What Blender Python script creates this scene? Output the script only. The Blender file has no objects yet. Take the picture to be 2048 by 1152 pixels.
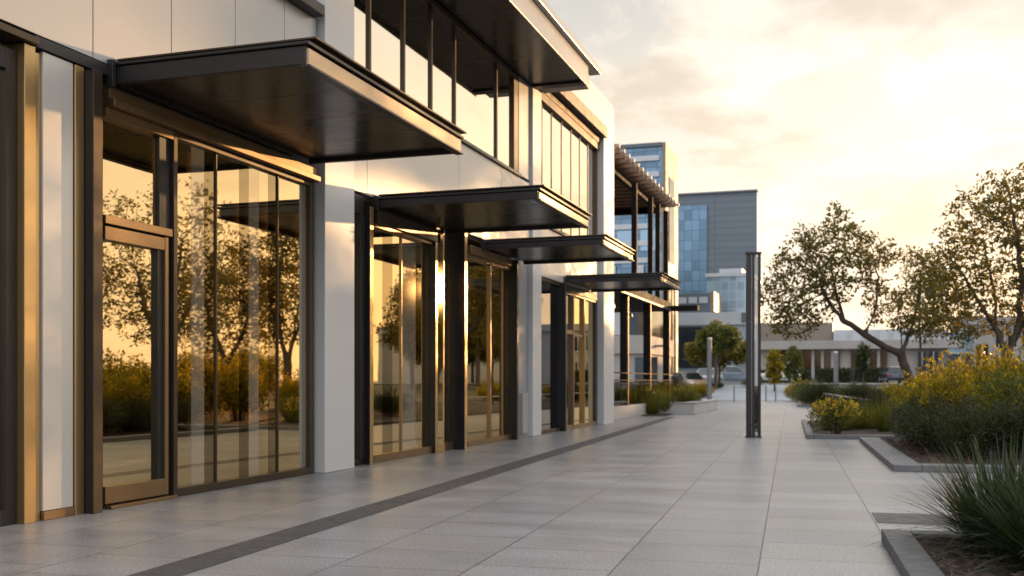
import bpy, math, random
import numpy as np
from math import sin, cos, radians as R, pi

scene = bpy.context.scene
COL = scene.collection
random.seed(5)
RNG = np.random.default_rng(11)

# ------------------------------------------------------------------ frames
YAW = R(18.14)              # the camera looks this far left of the shopfront line (+y)
CS, SN = cos(YAW), sin(YAW)
PAVE = R(3.31)              # the paving runs this far left of the shopfront line
SUN_AZ, SUN_EL = R(22.0), R(5.0)   # right of +y, above the horizon

def P(s, t, z=0.0):         # paving coordinates -> world
    return (s * cos(PAVE) - t * sin(PAVE), s * sin(PAVE) + t * cos(PAVE), z)

def smooth(a, b, v):
    k = np.clip((v - a) / (b - a), 0, 1)
    return k * k * (3 - 2 * k)

def gz(y):                  # the terrain climbs gently beyond the plaza
    return float(1.08 * smooth(72, 97, y))

# ------------------------------------------------------------------ object helpers
def props(o, label=None, cat=None, group=None, kind=None):
    if label: o['label'] = label
    if cat: o['category'] = cat
    if group: o['group'] = group
    if kind: o['kind'] = kind
    return o

def empty(name, loc=(0, 0, 0), label=None, cat=None, group=None, rz=0.0):
    o = bpy.data.objects.new(name, None)
    COL.objects.link(o)
    o.location = loc
    o.rotation_euler = (0, 0, rz)
    o.empty_display_size = 0.2
    return props(o, label, cat, group)

def link_mesh(name, me, m, parent=None, smooth_=False, bev=0.0):
    o = bpy.data.objects.new(name, me)
    COL.objects.link(o)
    if m is not None: me.materials.append(m)
    if parent is not None: o.parent = parent
    if smooth_:
        me.polygons.foreach_set('use_smooth', [True] * len(me.polygons))
    if bev:
        b = o.modifiers.new('bevel', 'BEVEL')
        b.width = bev; b.segments = 2; b.limit_method = 'ANGLE'; b.angle_limit = R(40)
        b.harden_normals = False
    return o

class MB:
    """collects vertices and faces for ONE mesh object"""
    def __init__(self, off=(0, 0, 0)):
        self.v, self.f, self.off = [], [], off
    def add(self, vs, fs):
        n = len(self.v); ox, oy, oz = self.off
        self.v += [(x - ox, y - oy, z - oz) for x, y, z in vs]
        self.f += [tuple(i + n for i in q) for q in fs]
        return self
    def box(self, x0, x1, y0, y1, z0, z1):
        x0, x1 = min(x0, x1), max(x0, x1); y0, y1 = min(y0, y1), max(y0, y1); z0, z1 = min(z0, z1), max(z0, z1)
        return self.add([(x0, y0, z0), (x1, y0, z0), (x1, y1, z0), (x0, y1, z0), (x0, y0, z1), (x1, y0, z1), (x1, y1, z1), (x0, y1, z1)],
                        [(0, 3, 2, 1), (4, 5, 6, 7), (0, 1, 5, 4), (1, 2, 6, 5), (2, 3, 7, 6), (3, 0, 4, 7)])
    def pbox(self, s0, s1, t0, t1, z0, z1):      # a box in paving coordinates
        c = [P(s0, t0), P(s1, t0), P(s1, t1), P(s0, t1)]
        return self.add([(x, y, z0) for x, y, _ in c] + [(x, y, z1) for x, y, _ in c],
                        [(0, 3, 2, 1), (4, 5, 6, 7), (0, 1, 5, 4), (1, 2, 6, 5), (2, 3, 7, 6), (3, 0, 4, 7)])
    def quad(self, a, b, c, d):
        return self.add([a, b, c, d], [(0, 1, 2, 3)])
    def prism_x(self, x0, x1, poly):             # poly of (y, z), extruded along x
        n = len(poly)
        vs = [(x0, y, z) for y, z in poly] + [(x1, y, z) for y, z in poly]
        fs = [tuple(range(n))[::-1], tuple(range(n, 2 * n))] + [(i, (i + 1) % n, n + (i + 1) % n, n + i) for i in range(n)]
        return self.add(vs, fs)
    def prism_y(self, y0, y1, poly):             # poly of (x, z), extruded along y
        n = len(poly)
        vs = [(x, y0, z) for x, z in poly] + [(x, y1, z) for x, z in poly]
        fs = [tuple(range(n)), tuple(range(n, 2 * n))[::-1]] + [(i, n + i, n + (i + 1) % n, (i + 1) % n) for i in range(n)]
        return self.add(vs, fs)
    def tube(self, a, b, ra, rb, n=8, cap=True):
        a, b = np.array(a, float), np.array(b, float); d = b - a
        L = np.linalg.norm(d)
        if L < 1e-6: return self
        d /= L; h = np.array([0, 0, 1.0]) if abs(d[2]) < 0.9 else np.array([1.0, 0, 0])
        u = np.cross(d, h); u /= np.linalg.norm(u); w = np.cross(d, u)
        vs = []
        for p, r in ((a, ra), (b, rb)):
            for i in range(n):
                q = p + r * (cos(2 * pi * i / n) * u + sin(2 * pi * i / n) * w); vs.append(tuple(q))
        fs = [(i, n + i, n + (i + 1) % n, (i + 1) % n) for i in range(n)]
        if cap: fs += [tuple(range(n)), tuple(range(n, 2 * n))[::-1]]
        return self.add(vs, fs)
    def build(self, name, m, parent=None, bev=0.0, smooth_=False):
        me = bpy.data.meshes.new(name)
        me.from_pydata(self.v, [], self.f); me.update()
        import bmesh
        bm = bmesh.new(); bm.from_mesh(me)
        bmesh.ops.recalc_face_normals(bm, faces=bm.faces)
        bm.to_mesh(me); bm.free()
        return link_mesh(name, me, m, parent, smooth_, bev)

# ------------------------------------------------------------------ materials
def mk(name):
    m = bpy.data.materials.new(name); m.use_nodes = True
    nt = m.node_tree
    return m, nt, nt.nodes, nt.links, nt.nodes['Principled BSDF']

def mat(name, col, rough=0.5, metal=0.0, var=0.08, nscale=3.0, rvar=0.1, bump=0.0, bscale=60.0, stretch=(1, 1, 1), spec=0.5, coat=0.0, fine=0.0):
    m, nt, N, L, b = mk(name)
    tc = N.new('ShaderNodeTexCoord'); mp = N.new('ShaderNodeMapping'); mp.inputs['Scale'].default_value = stretch
    L.new(tc.outputs['Object'], mp.inputs['Vector'])
    nz = N.new('ShaderNodeTexNoise'); nz.inputs['Scale'].default_value = nscale; nz.inputs['Detail'].default_value = 6
    L.new(mp.outputs['Vector'], nz.inputs['Vector'])
    mr = N.new('ShaderNodeMapRange'); mr.inputs['From Min'].default_value = 0.3; mr.inputs['From Max'].default_value = 0.7
    mr.inputs['To Min'].default_value = 1 - var; mr.inputs['To Max'].default_value = 1 + var
    L.new(nz.outputs['Fac'], mr.inputs['Value'])
    mx = N.new('ShaderNodeVectorMath'); mx.operation = 'SCALE'; mx.inputs[0].default_value = col[:3]
    L.new(mr.outputs['Result'], mx.inputs['Scale'])
    last = mx.outputs['Vector']
    if fine:
        n3 = N.new('ShaderNodeTexNoise'); n3.inputs['Scale'].default_value = bscale; n3.inputs['Detail'].default_value = 3
        L.new(tc.outputs['Object'], n3.inputs['Vector'])
        m3 = N.new('ShaderNodeMapRange'); m3.inputs['From Min'].default_value = 0.3; m3.inputs['From Max'].default_value = 0.7
        m3.inputs['To Min'].default_value = 1 - fine; m3.inputs['To Max'].default_value = 1 + fine
        L.new(n3.outputs['Fac'], m3.inputs['Value'])
        v3 = N.new('ShaderNodeVectorMath'); v3.operation = 'SCALE'
        L.new(last, v3.inputs[0]); L.new(m3.outputs['Result'], v3.inputs['Scale']); last = v3.outputs['Vector']
    L.new(last, b.inputs['Base Color'])
    r2 = N.new('ShaderNodeMapRange'); r2.inputs['From Min'].default_value = 0.3; r2.inputs['From Max'].default_value = 0.7
    r2.inputs['To Min'].default_value = max(0.02, rough - rvar); r2.inputs['To Max'].default_value = min(1, rough + rvar)
    n2 = N.new('ShaderNodeTexNoise'); n2.inputs['Scale'].default_value = nscale * 2.3; n2.inputs['Detail'].default_value = 4
    L.new(mp.outputs['Vector'], n2.inputs['Vector']); L.new(n2.outputs['Fac'], r2.inputs['Value'])
    L.new(r2.outputs['Result'], b.inputs['Roughness'])
    b.inputs['Metallic'].default_value = metal
    b.inputs['Specular IOR Level'].default_value = spec
    b.inputs['Coat Weight'].default_value = coat; b.inputs['Coat Roughness'].default_value = 0.08
    if bump:
        nb = N.new('ShaderNodeTexNoise'); nb.inputs['Scale'].default_value = bscale; nb.inputs['Detail'].default_value = 5
        L.new(tc.outputs['Object'], nb.inputs['Vector'])
        bp = N.new('ShaderNodeBump'); bp.inputs['Strength'].default_value = bump; bp.inputs['Distance'].default_value = 0.01
        L.new(nb.outputs['Fac'], bp.inputs['Height']); L.new(bp.outputs['Normal'], b.inputs['Normal'])
    return m

def glass_mat(name, refl, trans, fac=0.5, rough=0.0, wave=0.0):
    m, nt, N, L, b = mk(name)
    N.remove(b); out = N['Material Output']
    tr = N.new('ShaderNodeBsdfTransparent'); tr.inputs['Color'].default_value = (*trans, 1)
    gl = N.new('ShaderNodeBsdfGlossy'); gl.inputs['Color'].default_value = (*refl, 1); gl.inputs['Roughness'].default_value = rough
    fr = N.new('ShaderNodeFresnel'); fr.inputs['IOR'].default_value = 1.5
    mr = N.new('ShaderNodeMapRange'); mr.inputs['From Min'].default_value = 0.04; mr.inputs['From Max'].default_value = 0.6
    mr.inputs['To Min'].default_value = fac; mr.inputs['To Max'].default_value = 0.97
    L.new(fr.outputs['Fac'], mr.inputs['Value'])
    mx = N.new('ShaderNodeMixShader')
    L.new(mr.outputs['Result'], mx.inputs['Fac']); L.new(tr.outputs['BSDF'], mx.inputs[1]); L.new(gl.outputs['BSDF'], mx.inputs[2])
    if wave:
        tc = N.new('ShaderNodeTexCoord'); nz = N.new('ShaderNodeTexNoise'); nz.inputs['Scale'].default_value = 0.9; nz.inputs['Detail'].default_value = 1
        L.new(tc.outputs['Object'], nz.inputs['Vector'])
        bp = N.new('ShaderNodeBump'); bp.inputs['Strength'].default_value = wave; bp.inputs['Distance'].default_value = 0.02
        L.new(nz.outputs['Fac'], bp.inputs['Height']); L.new(bp.outputs['Normal'], gl.inputs['Normal'])
    L.new(mx.outputs['Shader'], out.inputs['Surface'])
    return m

def leaf_mat(name, c0, c1, trans=0.45, tcol=None, rough=0.45):
    m, nt, N, L, b = mk(name); out = N['Material Output']
    oi = N.new('ShaderNodeNewGeometry'); cr = N.new('ShaderNodeValToRGB')
    cr.color_ramp.elements[0].color = (*c0, 1); cr.color_ramp.elements[1].color = (*c1, 1)
    L.new(oi.outputs['Random Per Island'], cr.inputs['Fac'])
    L.new(cr.outputs['Color'], b.inputs['Base Color'])
    b.inputs['Roughness'].default_value = rough; b.inputs['Specular IOR Level'].default_value = 0.35
    tl = N.new('ShaderNodeBsdfTranslucent')
    vm = N.new('ShaderNodeVectorMath'); vm.operation = 'MULTIPLY'
    vm.inputs[1].default_value = tcol or (2.3, 1.8, 0.5)
    L.new(cr.outputs['Color'], vm.inputs[0]); L.new(vm.outputs['Vector'], tl.inputs['Color'])
    mx = N.new('ShaderNodeMixShader'); mx.inputs['Fac'].default_value = trans
    L.new(b.outputs['BSDF'], mx.inputs[1]); L.new(tl.outputs['BSDF'], mx.inputs[2]); L.new(mx.outputs['Shader'], out.inputs['Surface'])
    return m

M = {}
M['charcoal'] = mat('charcoal_metal', (0.032, 0.028, 0.028), 0.36, 0.35, 0.10, 1.5, 0.07)
M['soffit'] = mat('soffit_metal', (0.032, 0.025, 0.020), 0.24, 0.35, 0.10, 1.2, 0.05, stretch=(0.4, 2.5, 1))
M['fascia'] = mat('fascia_metal', (0.46, 0.34, 0.22), 0.36, 0.6, 0.03, 1.5, 0.06)
M['gold'] = mat('sunlit_bronze', (0.55, 0.37, 0.17), 0.30, 0.85, 0.06, 1.0, 0.04, stretch=(1, 1, 0.2))  # lighter copy of the bronze, the low sun's gold put into its colour
M['bronze'] = mat('bronze_metal', (0.27, 0.175, 0.09), 0.34, 0.80, 0.08, 1.0, 0.06, stretch=(1, 1, 0.2))
M['darkbronze'] = mat('dark_bronze', (0.085, 0.06, 0.04), 0.36, 0.7, 0.08, 1.0, 0.06)
M['black'] = mat('black_metal', (0.012, 0.012, 0.014), 0.40, 0.2, 0.1, 2, 0.08)
M['panel'] = mat('silver_panel', (0.42, 0.42, 0.425), 0.32, 0.30, 0.012, 0.5, 0.02)
M['white'] = mat('white_panel', (0.66, 0.62, 0.57), 0.32, 0.30, 0.012, 0.6, 0.02)
M['render'] = mat('pilaster_coat', (0.66, 0.65, 0.645), 0.42, 0.1, 0.012, 0.6, 0.03)
M['brown'] = mat('brown_metal', (0.075, 0.052, 0.042), 0.5, 0.3, 0.08, 1.5)
M['greywall'] = mat('grey_wall', (0.30, 0.31, 0.33), 0.45, 0.1, 0.05, 1.2)
M['glass'] = glass_mat('bronze_glass', (1.0, 0.80, 0.47), (0.95, 0.83, 0.60), 0.62, 0.012, 0.05)
def refl_band_mat(name, refl, trans, fac, paleness):
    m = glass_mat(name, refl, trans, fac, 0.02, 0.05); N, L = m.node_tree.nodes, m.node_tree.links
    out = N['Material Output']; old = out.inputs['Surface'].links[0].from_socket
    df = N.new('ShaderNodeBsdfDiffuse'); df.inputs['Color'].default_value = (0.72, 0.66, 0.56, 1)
    mx = N.new('ShaderNodeMixShader'); mx.inputs['Fac'].default_value = paleness
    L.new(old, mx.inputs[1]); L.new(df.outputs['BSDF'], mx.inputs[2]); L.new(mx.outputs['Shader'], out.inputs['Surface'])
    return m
M['refl_band_light'] = refl_band_mat('light_reflection_glass', (1.0, 0.80, 0.50), (0.9, 0.8, 0.6), 0.60, 0.17)  # diffuse tone painted in for a pale band of reflection
M['refl_band_dark'] = glass_mat('dark_reflection_glass', (0.62, 0.48, 0.27), (0.85, 0.75, 0.55), 0.50, 0.012, 0.05)  # dimmer mirror tint painted in for a dark band of reflection
M['refl_band_grey'] = refl_band_mat('grey_green_reflection_glass', (0.60, 0.56, 0.46), (0.8, 0.8, 0.7), 0.5, 0.22)  # greyish tone painted in for a dull band of reflection
M['glass_strip'] = glass_mat('golden_glass', (1.0, 0.80, 0.45), (0.9, 0.8, 0.6), 0.75, 0.03, 0.0)
M['glass_up'] = glass_mat('clear_reflective_glass', (1.0, 0.93, 0.80), (0.55, 0.54, 0.50), 0.70, 0.015, 0.03)
M['glass_grey'] = glass_mat('grey_glass', (0.62, 0.60, 0.58), (0.30, 0.30, 0.30), 0.35, 0.0, 0.03)
M['back_glass'] = glass_mat('clear_glass', (0.9, 0.9, 0.9), (0.95, 0.93, 0.88), 0.06)
M['int_floor'] = mat('dark_floor', (0.16, 0.13, 0.10), 0.3, 0, 0.2, 2)
M['int_wall'] = mat('interior_wall_paint', (0.46, 0.38, 0.27), 0.7, 0, 0.08, 1)
M['int_light'] = mat('interior_light_paint', (0.78, 0.72, 0.60), 0.6, 0, 0.05, 1)
M['curtain'] = mat('sheer_curtain', (0.75, 0.66, 0.48), 0.8, 0, 0.12, 6, stretch=(1, 9, 0.2))
M['granite'] = mat('dark_granite', (0.085, 0.087, 0.095), 0.55, 0, 0.18, 4, 0.1, bump=0.25, bscale=160, fine=0.35)
M['granite_band'] = mat('dark_band_granite', (0.075, 0.073, 0.076), 0.55, 0, 0.15, 4, 0.1, bump=0.25, bscale=160, fine=0.35)
M['granite_light'] = mat('grey_granite', (0.15, 0.145, 0.148), 0.55, 0, 0.10, 3, 0.1, bump=0.2, bscale=160, fine=0.2)
M['concrete'] = mat('concrete', (0.42, 0.40, 0.38), 0.75, 0, 0.10, 1.5, 0.08, bump=0.15, bscale=40)
M['concrete_pale'] = mat('pale_concrete', (0.50, 0.485, 0.47), 0.75, 0, 0.08, 0.5, 0.08)
M['civic'] = mat('beige_stone', (0.36, 0.335, 0.31), 0.75, 0, 0.08, 0.5, 0.08)
M['path'] = mat('smooth_path', (0.33, 0.35, 0.375), 0.6, 0, 0.10, 0.4, 0.1)
M['asphalt'] = mat('asphalt', (0.06, 0.06, 0.063), 0.85, 0, 0.2, 0.6, 0.1, bump=0.2, bscale=30)
M['earth'] = mat('dry_ground', (0.12, 0.105, 0.07), 0.95, 0, 0.35, 0.35, 0.05, bump=0.3, bscale=8)
M['mulch'] = mat('bark_mulch', (0.055, 0.036, 0.026), 0.9, 0, 0.5, 28, 0.1, bump=1.0, bscale=45)
M['chip'] = mat('bark_chip', (0.085, 0.055, 0.04), 0.9, 0, 0.5, 12)
M['bark'] = mat('tree_bark', (0.085, 0.062, 0.047), 0.9, 0, 0.35, 5, 0.05, bump=0.6, bscale=18, stretch=(1, 1, 0.25))
M['steel'] = mat('brushed_steel', (0.45, 0.45, 0.46), 0.32, 0.9, 0.05, 2)
M['post'] = mat('grey_post', (0.22, 0.22, 0.24), 0.45, 0.5, 0.06, 2)
M['matte_black'] = mat('matte_black_steel', (0.014, 0.013, 0.013), 0.75, 0, 0.1, 2, spec=0.12)
M['rail'] = mat('rail_paint', (0.055, 0.035, 0.022), 0.8, 0, 0.1, 2, spec=0.1)
M['wood'] = mat('slat_wood', (0.22, 0.125, 0.07), 0.6, 0, 0.25, 3, 0.1, stretch=(0.5, 4, 4))
M['wood_tip'] = mat('slat_end', (0.40, 0.32, 0.25), 0.5, 0.1, 0.1, 3)
M['tower_clad'] = mat('slate_cladding', (0.125, 0.145, 0.175), 0.6, 0.1, 0.06, 0.2, 0.08)
M['tower_glass'] = mat('blue_glass', (0.18, 0.30, 0.42), 0.12, 0.55, 0.15, 0.12, 0.04)
M['pale_glass'] = mat('pale_blue_glass', (0.28, 0.40, 0.50), 0.15, 0.5, 0.15, 0.15, 0.04)
M['dark_glass'] = mat('dark_window', (0.035, 0.045, 0.055), 0.08, 0.4, 0.2, 0.3, 0.03)
M['warm_glass'] = mat('amber_reflect_window', (0.075, 0.045, 0.02), 0.1, 0.3, 0.4, 0.8, 0.04)  # amber base stands in for warm sky mirrored in far windows
M['blue_frame'] = mat('blue_grey_frame', (0.34, 0.40, 0.46), 0.5, 0.2, 0.06, 0.4)
M['strip'] = mat('pale_spandrel', (0.50, 0.52, 0.54), 0.4, 0.2, 0.06, 0.4)
M['tan'] = mat('tan_cladding', (0.25, 0.205, 0.165), 0.55, 0.1, 0.06, 0.3)
M['leaf_tree'] = leaf_mat('tree_leaf', (0.055, 0.060, 0.016), (0.14, 0.125, 0.032), 0.5)
M['leaf_gold'] = leaf_mat('gold_leaf', (0.050, 0.068, 0.012), (0.27, 0.235, 0.034), 0.55, (3.4, 2.5, 0.5), 0.3)
M['leaf_mixed'] = leaf_mat('green_gold_leaf', (0.05, 0.07, 0.016), (0.20, 0.17, 0.03), 0.45)
M['leaf_dark'] = leaf_mat('dark_leaf', (0.018, 0.028, 0.010), (0.060, 0.074, 0.026), 0.3)
M['leaf_olive'] = leaf_mat('olive_leaf', (0.060, 0.080, 0.022), (0.13, 0.15, 0.040), 0.45)
M['leaf_grass'] = leaf_mat('grass_blade', (0.020, 0.034, 0.017), (0.060, 0.076, 0.034), 0.25, (1.6, 1.6, 0.5))
M['leaf_strap'] = leaf_mat('strap_leaf', (0.06, 0.085, 0.02), (0.14, 0.15, 0.045), 0.45)
M['flower'] = leaf_mat('yellow_flower', (0.55, 0.36, 0.02), (0.75, 0.55, 0.05), 0.4, (1.2, 1.1, 0.8))
M['rubber'] = mat('tyre_rubber', (0.015, 0.015, 0.015), 0.8)
M['car_glass'] = mat('car_glass', (0.015, 0.02, 0.025), 0.04, 0.0, 0.05, 1, 0.02, spec=0.9)
M['lamp_red'] = mat('tail_lamp', (0.35, 0.02, 0.015), 0.2)
M['lamp_white'] = mat('head_lamp', (0.75, 0.75, 0.72), 0.1, 0.3)
for k, c in dict(car_bronze=(0.30, 0.17, 0.09), car_white=(0.70, 0.70, 0.70), car_blue=(0.22, 0.27, 0.33), car_navy=(0.05, 0.065, 0.09)).items():
    M[k] = mat(k + '_paint', c, 0.25, 0.3, 0.03, 1, 0.03, coat=0.8)

def paving_material():
    m, nt, N, L, b = mk('granite_paving')
    tc = N.new('ShaderNodeTexCoord')
    sp = N.new('ShaderNodeSeparateXYZ'); L.new(tc.outputs['Object'], sp.inputs[0])
    ad = N.new('ShaderNodeMath'); ad.operation = 'ADD'; ad.inputs[1].default_value = 103.22
    L.new(sp.outputs['X'], ad.inputs[0])
    cb = N.new('ShaderNodeCombineXYZ'); L.new(sp.outputs['Y'], cb.inputs['X']); L.new(ad.outputs[0], cb.inputs['Y'])
    br = N.new('ShaderNodeTexBrick')
    br.offset = 0.37; br.offset_frequency = 2; br.squash = 1.0
    br.inputs['Scale'].default_value = 1.0
    br.inputs['Mortar Size'].default_value = 0.006
    br.inputs['Mortar Smooth'].default_value = 0.15
    br.inputs['Bias'].default_value = 0.0
    br.inputs['Brick Width'].default_value = 0.82
    br.inputs['Row Height'].default_value = 1.0
    br.inputs['Color1'].default_value = (0.272, 0.267, 0.268, 1)
    br.inputs['Color2'].default_value = (0.330, 0.322, 0.318, 1)
    br.inputs['Mortar'].default_value = (0.055, 0.053, 0.053, 1)
    L.new(cb.outputs[0], br.inputs['Vector'])
    # granite speckle and broad stains
    n1 = N.new('ShaderNodeTexNoise'); n1.inputs['Scale'].default_value = 44; n1.inputs['Detail'].default_value = 4; n1.inputs['Roughness'].default_value = 0.7
    L.new(tc.outputs['Object'], n1.inputs['Vector'])
    m1 = N.new('ShaderNodeMapRange'); m1.inputs['From Min'].default_value = 0.32; m1.inputs['From Max'].default_value = 0.68; m1.inputs['To Min'].default_value = 0.55; m1.inputs['To Max'].default_value = 1.45
    L.new(n1.outputs['Fac'], m1.inputs['Value'])
    n2 = N.new('ShaderNodeTexNoise'); n2.inputs['Scale'].default_value = 0.9; n2.inputs['Detail'].default_value = 7; n2.inputs['Roughness'].default_value = 0.62
    mp = N.new('ShaderNodeMapping'); mp.inputs['Scale'].default_value = (0.55, 1.5, 1)
    L.new(tc.outputs['Object'], mp.inputs['Vector']); L.new(mp.outputs['Vector'], n2.inputs['Vector'])
    m2 = N.new('ShaderNodeMapRange'); m2.inputs['From Min'].default_value = 0.3; m2.inputs['From Max'].default_value = 0.7; m2.inputs['To Min'].default_value = 0.80; m2.inputs['To Max'].default_value = 1.14
    L.new(n2.outputs['Fac'], m2.inputs['Value'])
    mm = N.new('ShaderNodeMath'); mm.operation = 'MULTIPLY'; L.new(m1.outputs[0], mm.inputs[0]); L.new(m2.outputs[0], mm.inputs[1])
    vm = N.new('ShaderNodeVectorMath'); vm.operation = 'SCALE'; L.new(br.outputs['Color'], vm.inputs[0]); L.new(mm.outputs[0], vm.inputs['Scale'])
    L.new(vm.outputs['Vector'], b.inputs['Base Color'])
    m3 = N.new('ShaderNodeMapRange'); m3.inputs['From Min'].default_value = 0.15; m3.inputs['From Max'].default_value = 0.85; m3.inputs['To Min'].default_value = 0.26; m3.inputs['To Max'].default_value = 0.46
    L.new(n2.outputs['Fac'], m3.inputs['Value']); L.new(m3.outputs[0], b.inputs['Roughness'])
    b.inputs['Specular IOR Level'].default_value = 0.4
    hh = N.new('ShaderNodeMath'); hh.operation = 'MULTIPLY_ADD'; hh.inputs[1].default_value = -3.0
    L.new(br.outputs['Fac'], hh.inputs[0]); L.new(n1.outputs['Fac'], hh.inputs[2])
    bp = N.new('ShaderNodeBump'); bp.inputs['Strength'].default_value = 0.25; bp.inputs['Distance'].default_value = 0.004
    L.new(hh.outputs[0], bp.inputs['Height']); L.new(bp.outputs['Normal'], b.inputs['Normal'])
    return m
M['paving'] = paving_material()

def grid_mat(name, col, line, w, h, lw, rough=0.2, metal=0.5, axis='xz', vary=0.25):
    """a curtain wall: panes of slightly different tone between thin lines"""
    m, nt, N, L, b = mk(name)
    tc = N.new('ShaderNodeTexCoord'); sp = N.new('ShaderNodeSeparateXYZ'); L.new(tc.outputs['Object'], sp.inputs[0])
    cb = N.new('ShaderNodeCombineXYZ'); L.new(sp.outputs['X' if axis[0] == 'x' else 'Y'], cb.inputs['X']); L.new(sp.outputs['Z'], cb.inputs['Y'])
    br = N.new('ShaderNodeTexBrick'); br.offset = 0.0
    br.inputs['Scale'].default_value = 1; br.inputs['Mortar Size'].default_value = lw; br.inputs['Brick Width'].default_value = w; br.inputs['Row Height'].default_value = h
    br.inputs['Color1'].default_value = (*[c * (1 - vary) for c in col], 1); br.inputs['Color2'].default_value = (*[c * (1 + vary) for c in col], 1)
    br.inputs['Mortar'].default_value = (*line, 1)
    L.new(cb.outputs[0], br.inputs['Vector']); L.new(br.outputs['Color'], b.inputs['Base Color'])
    b.inputs['Roughness'].default_value = rough; b.inputs['Metallic'].default_value = metal
    return m
M['curtain_blue'] = grid_mat('blue_curtain_wall', (0.14, 0.235, 0.33), (0.09, 0.13, 0.18), 1.3, 1.75, 0.05)
M['curtain_pale'] = grid_mat('pale_curtain_wall', (0.32, 0.42, 0.50), (0.46, 0.52, 0.56), 1.1, 1.3, 0.07)
M['clad_lines'] = grid_mat('lined_cladding', (0.155, 0.185, 0.22), (0.12, 0.145, 0.175), 40, 1.1, 0.10, 0.6, 0.1, vary=0.06)

# ------------------------------------------------------------------ setting: terrain, paving, road
def terrain():
    xs = np.concatenate([[-900, -300, -120], np.arange(-80, 81, 8), [120, 300, 900]])
    ys = np.concatenate([[-200, -60, -15], np.arange(0, 71, 10), np.arange(72, 100, 2.5), [105, 120, 160, 300, 700, 1500]])
    v = [(x, y, gz(y) - 0.06) for y in ys for x in xs]; n = len(xs)
    f = [(j * n + i, j * n + i + 1, (j + 1) * n + i + 1, (j + 1) * n + i) for j in range(len(ys) - 1) for i in range(n - 1)]
    props(MB().add(v, f).build('ground', M['earth'], smooth_=True), kind='structure')
terrain()

def pave_sheet(name, m, s0, s1, t0, t1, z):
    me = bpy.data.meshes.new(name)
    me.from_pydata([(s0, t0, 0), (s1, t0, 0), (s1, t1, 0), (s0, t1, 0)], [], [(0, 1, 2, 3)]); me.update()
    o = link_mesh(name, me, m); o.location = (0, 0, z); o.rotation_euler = (0, 0, PAVE)
    return props(o, kind='structure')
pave_sheet('plaza_paving', M['paving'], -16, 14, -14, 71.5, 0.0)
pave_sheet('paving_band', M['granite_band'], -4.42, -4.06, -14, 39.0, 0.004)
pave_sheet('paving_inset', M['granite_band'], 0.80, 5.0, 10.5, 11.3, 0.004)

def sloped(name, m, x0, x1, y0, y1, lift, n=14):
    ys = np.linspace(y0, y1, n); v = []
    for y in ys: v += [(x0, y, gz(y) + lift), (x1, y, gz(y) + lift)]
    props(MB().add(v, [(2 * i, 2 * i + 1, 2 * i + 3, 2 * i + 2) for i in range(n - 1)]).build(name, m, smooth_=True), kind='structure')
sloped('path', M['path'], -14.0, -3.1, 71.6, 92.5, 0.005)
sloped('road', M['asphalt'], -70, 70, 93.5, 108.0, -0.02)
sloped('pavement', M['concrete_pale'], -70, 70, 108.1, 114.4, 0.02, 3)
b = MB(); b.box(-70, 70, 93.2, 93.45, gz(93), gz(93) + 0.13)
props(b.build('kerb', M['concrete'], bev=0.015), kind='structure')
sloped('parking_bay', M['path'], -34, -14.5, 60.0, 90.0, -0.012)

# ------------------------------------------------------------------ the shopfront building
BL = empty('shopfront_building', (-7.5, 20, 0), 'long two-storey shopfront building with pale panels, gold-tinted glass and dark flat canopies', 'building')
BO = (-7.5, 20, 0)
def part(mb, name, m, parent=BL, bev=0.0, smooth_=False):
    return mb.build(name, m, parent, bev, smooth_)
def B(): return MB(BO)

def pane(parent, y0, y1, z0, z1, m='glass', x=-7.545):
    return part(B().box(x - 0.012, x, y0, y1, z0, z1), 'pane', M[m], parent)

def bands(parent, edges, kinds, z0, z1, x=-7.545):  # side-by-side glass tones that paint streaked reflections into one window
    for a_, c_, k_ in zip(edges[:-1], edges[1:], kinds): pane(parent, a_ + 0.0015, c_ - 0.0015, z0, z1, k_, x)
def window(name, m, frame_boxes, panes, gl='glass', x=-7.545, bev=0.004, label=None):
    f = B()
    for q in frame_boxes: f.box(*q)
    w = part(f, name, m, bev=bev)
    if label: w['label'] = label
    for q in panes: pane(w, *q, m=gl, x=x)
    return w

def fin(y0, y1, xf, z1, front='gold', z0=0.0):
    f_ = part(B().box(-7.85, xf - 0.012, y0, y1, z0, z1), 'fin', M['black'], bev=0.004)
    part(B().box(xf - 0.011, xf, y0 - 0.004, y1 + 0.004, z0, z1), 'front_plate', M[front], f_, bev=0.003)
XF = -7.5
# -- bay 0: window at the left edge of the picture, panel bay
window('window', M['charcoal'], [(-7.62, XF, 7.80, 7.925, 0.0, 4.45), (-7.62, XF, 1.0, 7.80, 4.25, 4.45), (-7.62, XF + 0.004, 1.0, 7.80, 0.0, 0.14), (-7.62, XF, 5.2, 5.3, 0.14, 4.25), (-7.62, XF, 0.9, 1.0, 0, 4.45)],
       [(1.0, 5.2, 0.14, 4.25), (5.3, 7.80, 0.14, 4.25)], gl='glass')
part(B().box(-7.62, -7.41, 7.935, 8.075, 0, 4.52), 'mullion', M['gold'], bev=0.006)
part(B().box(-7.62, -7.47, 8.095, 8.20, 0.0, 4.50), 'mullion', M['gold'], bev=0.006)
part(B().box(-7.62, -7.443, 8.205, 8.615, 0.09, 4.52), 'infill_panel', M['white'], bev=0.004)
part(B().box(-7.62, -7.43, 8.205, 8.62, 0.0, 0.085), 'base_rail', M['bronze'], bev=0.005)
part(B().box(-7.62, -7.43, 8.63, 8.76, 0.0, 4.52), 'mullion', M['gold'], bev=0.006)
fin(8.765, 8.89, -7.317, 4.50, 'darkbronze')
part(B().box(-7.64, -7.50, 8.895, 9.125, 0.0, 4.22), 'door_jamb', M['darkbronze'], bev=0.006)
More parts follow.
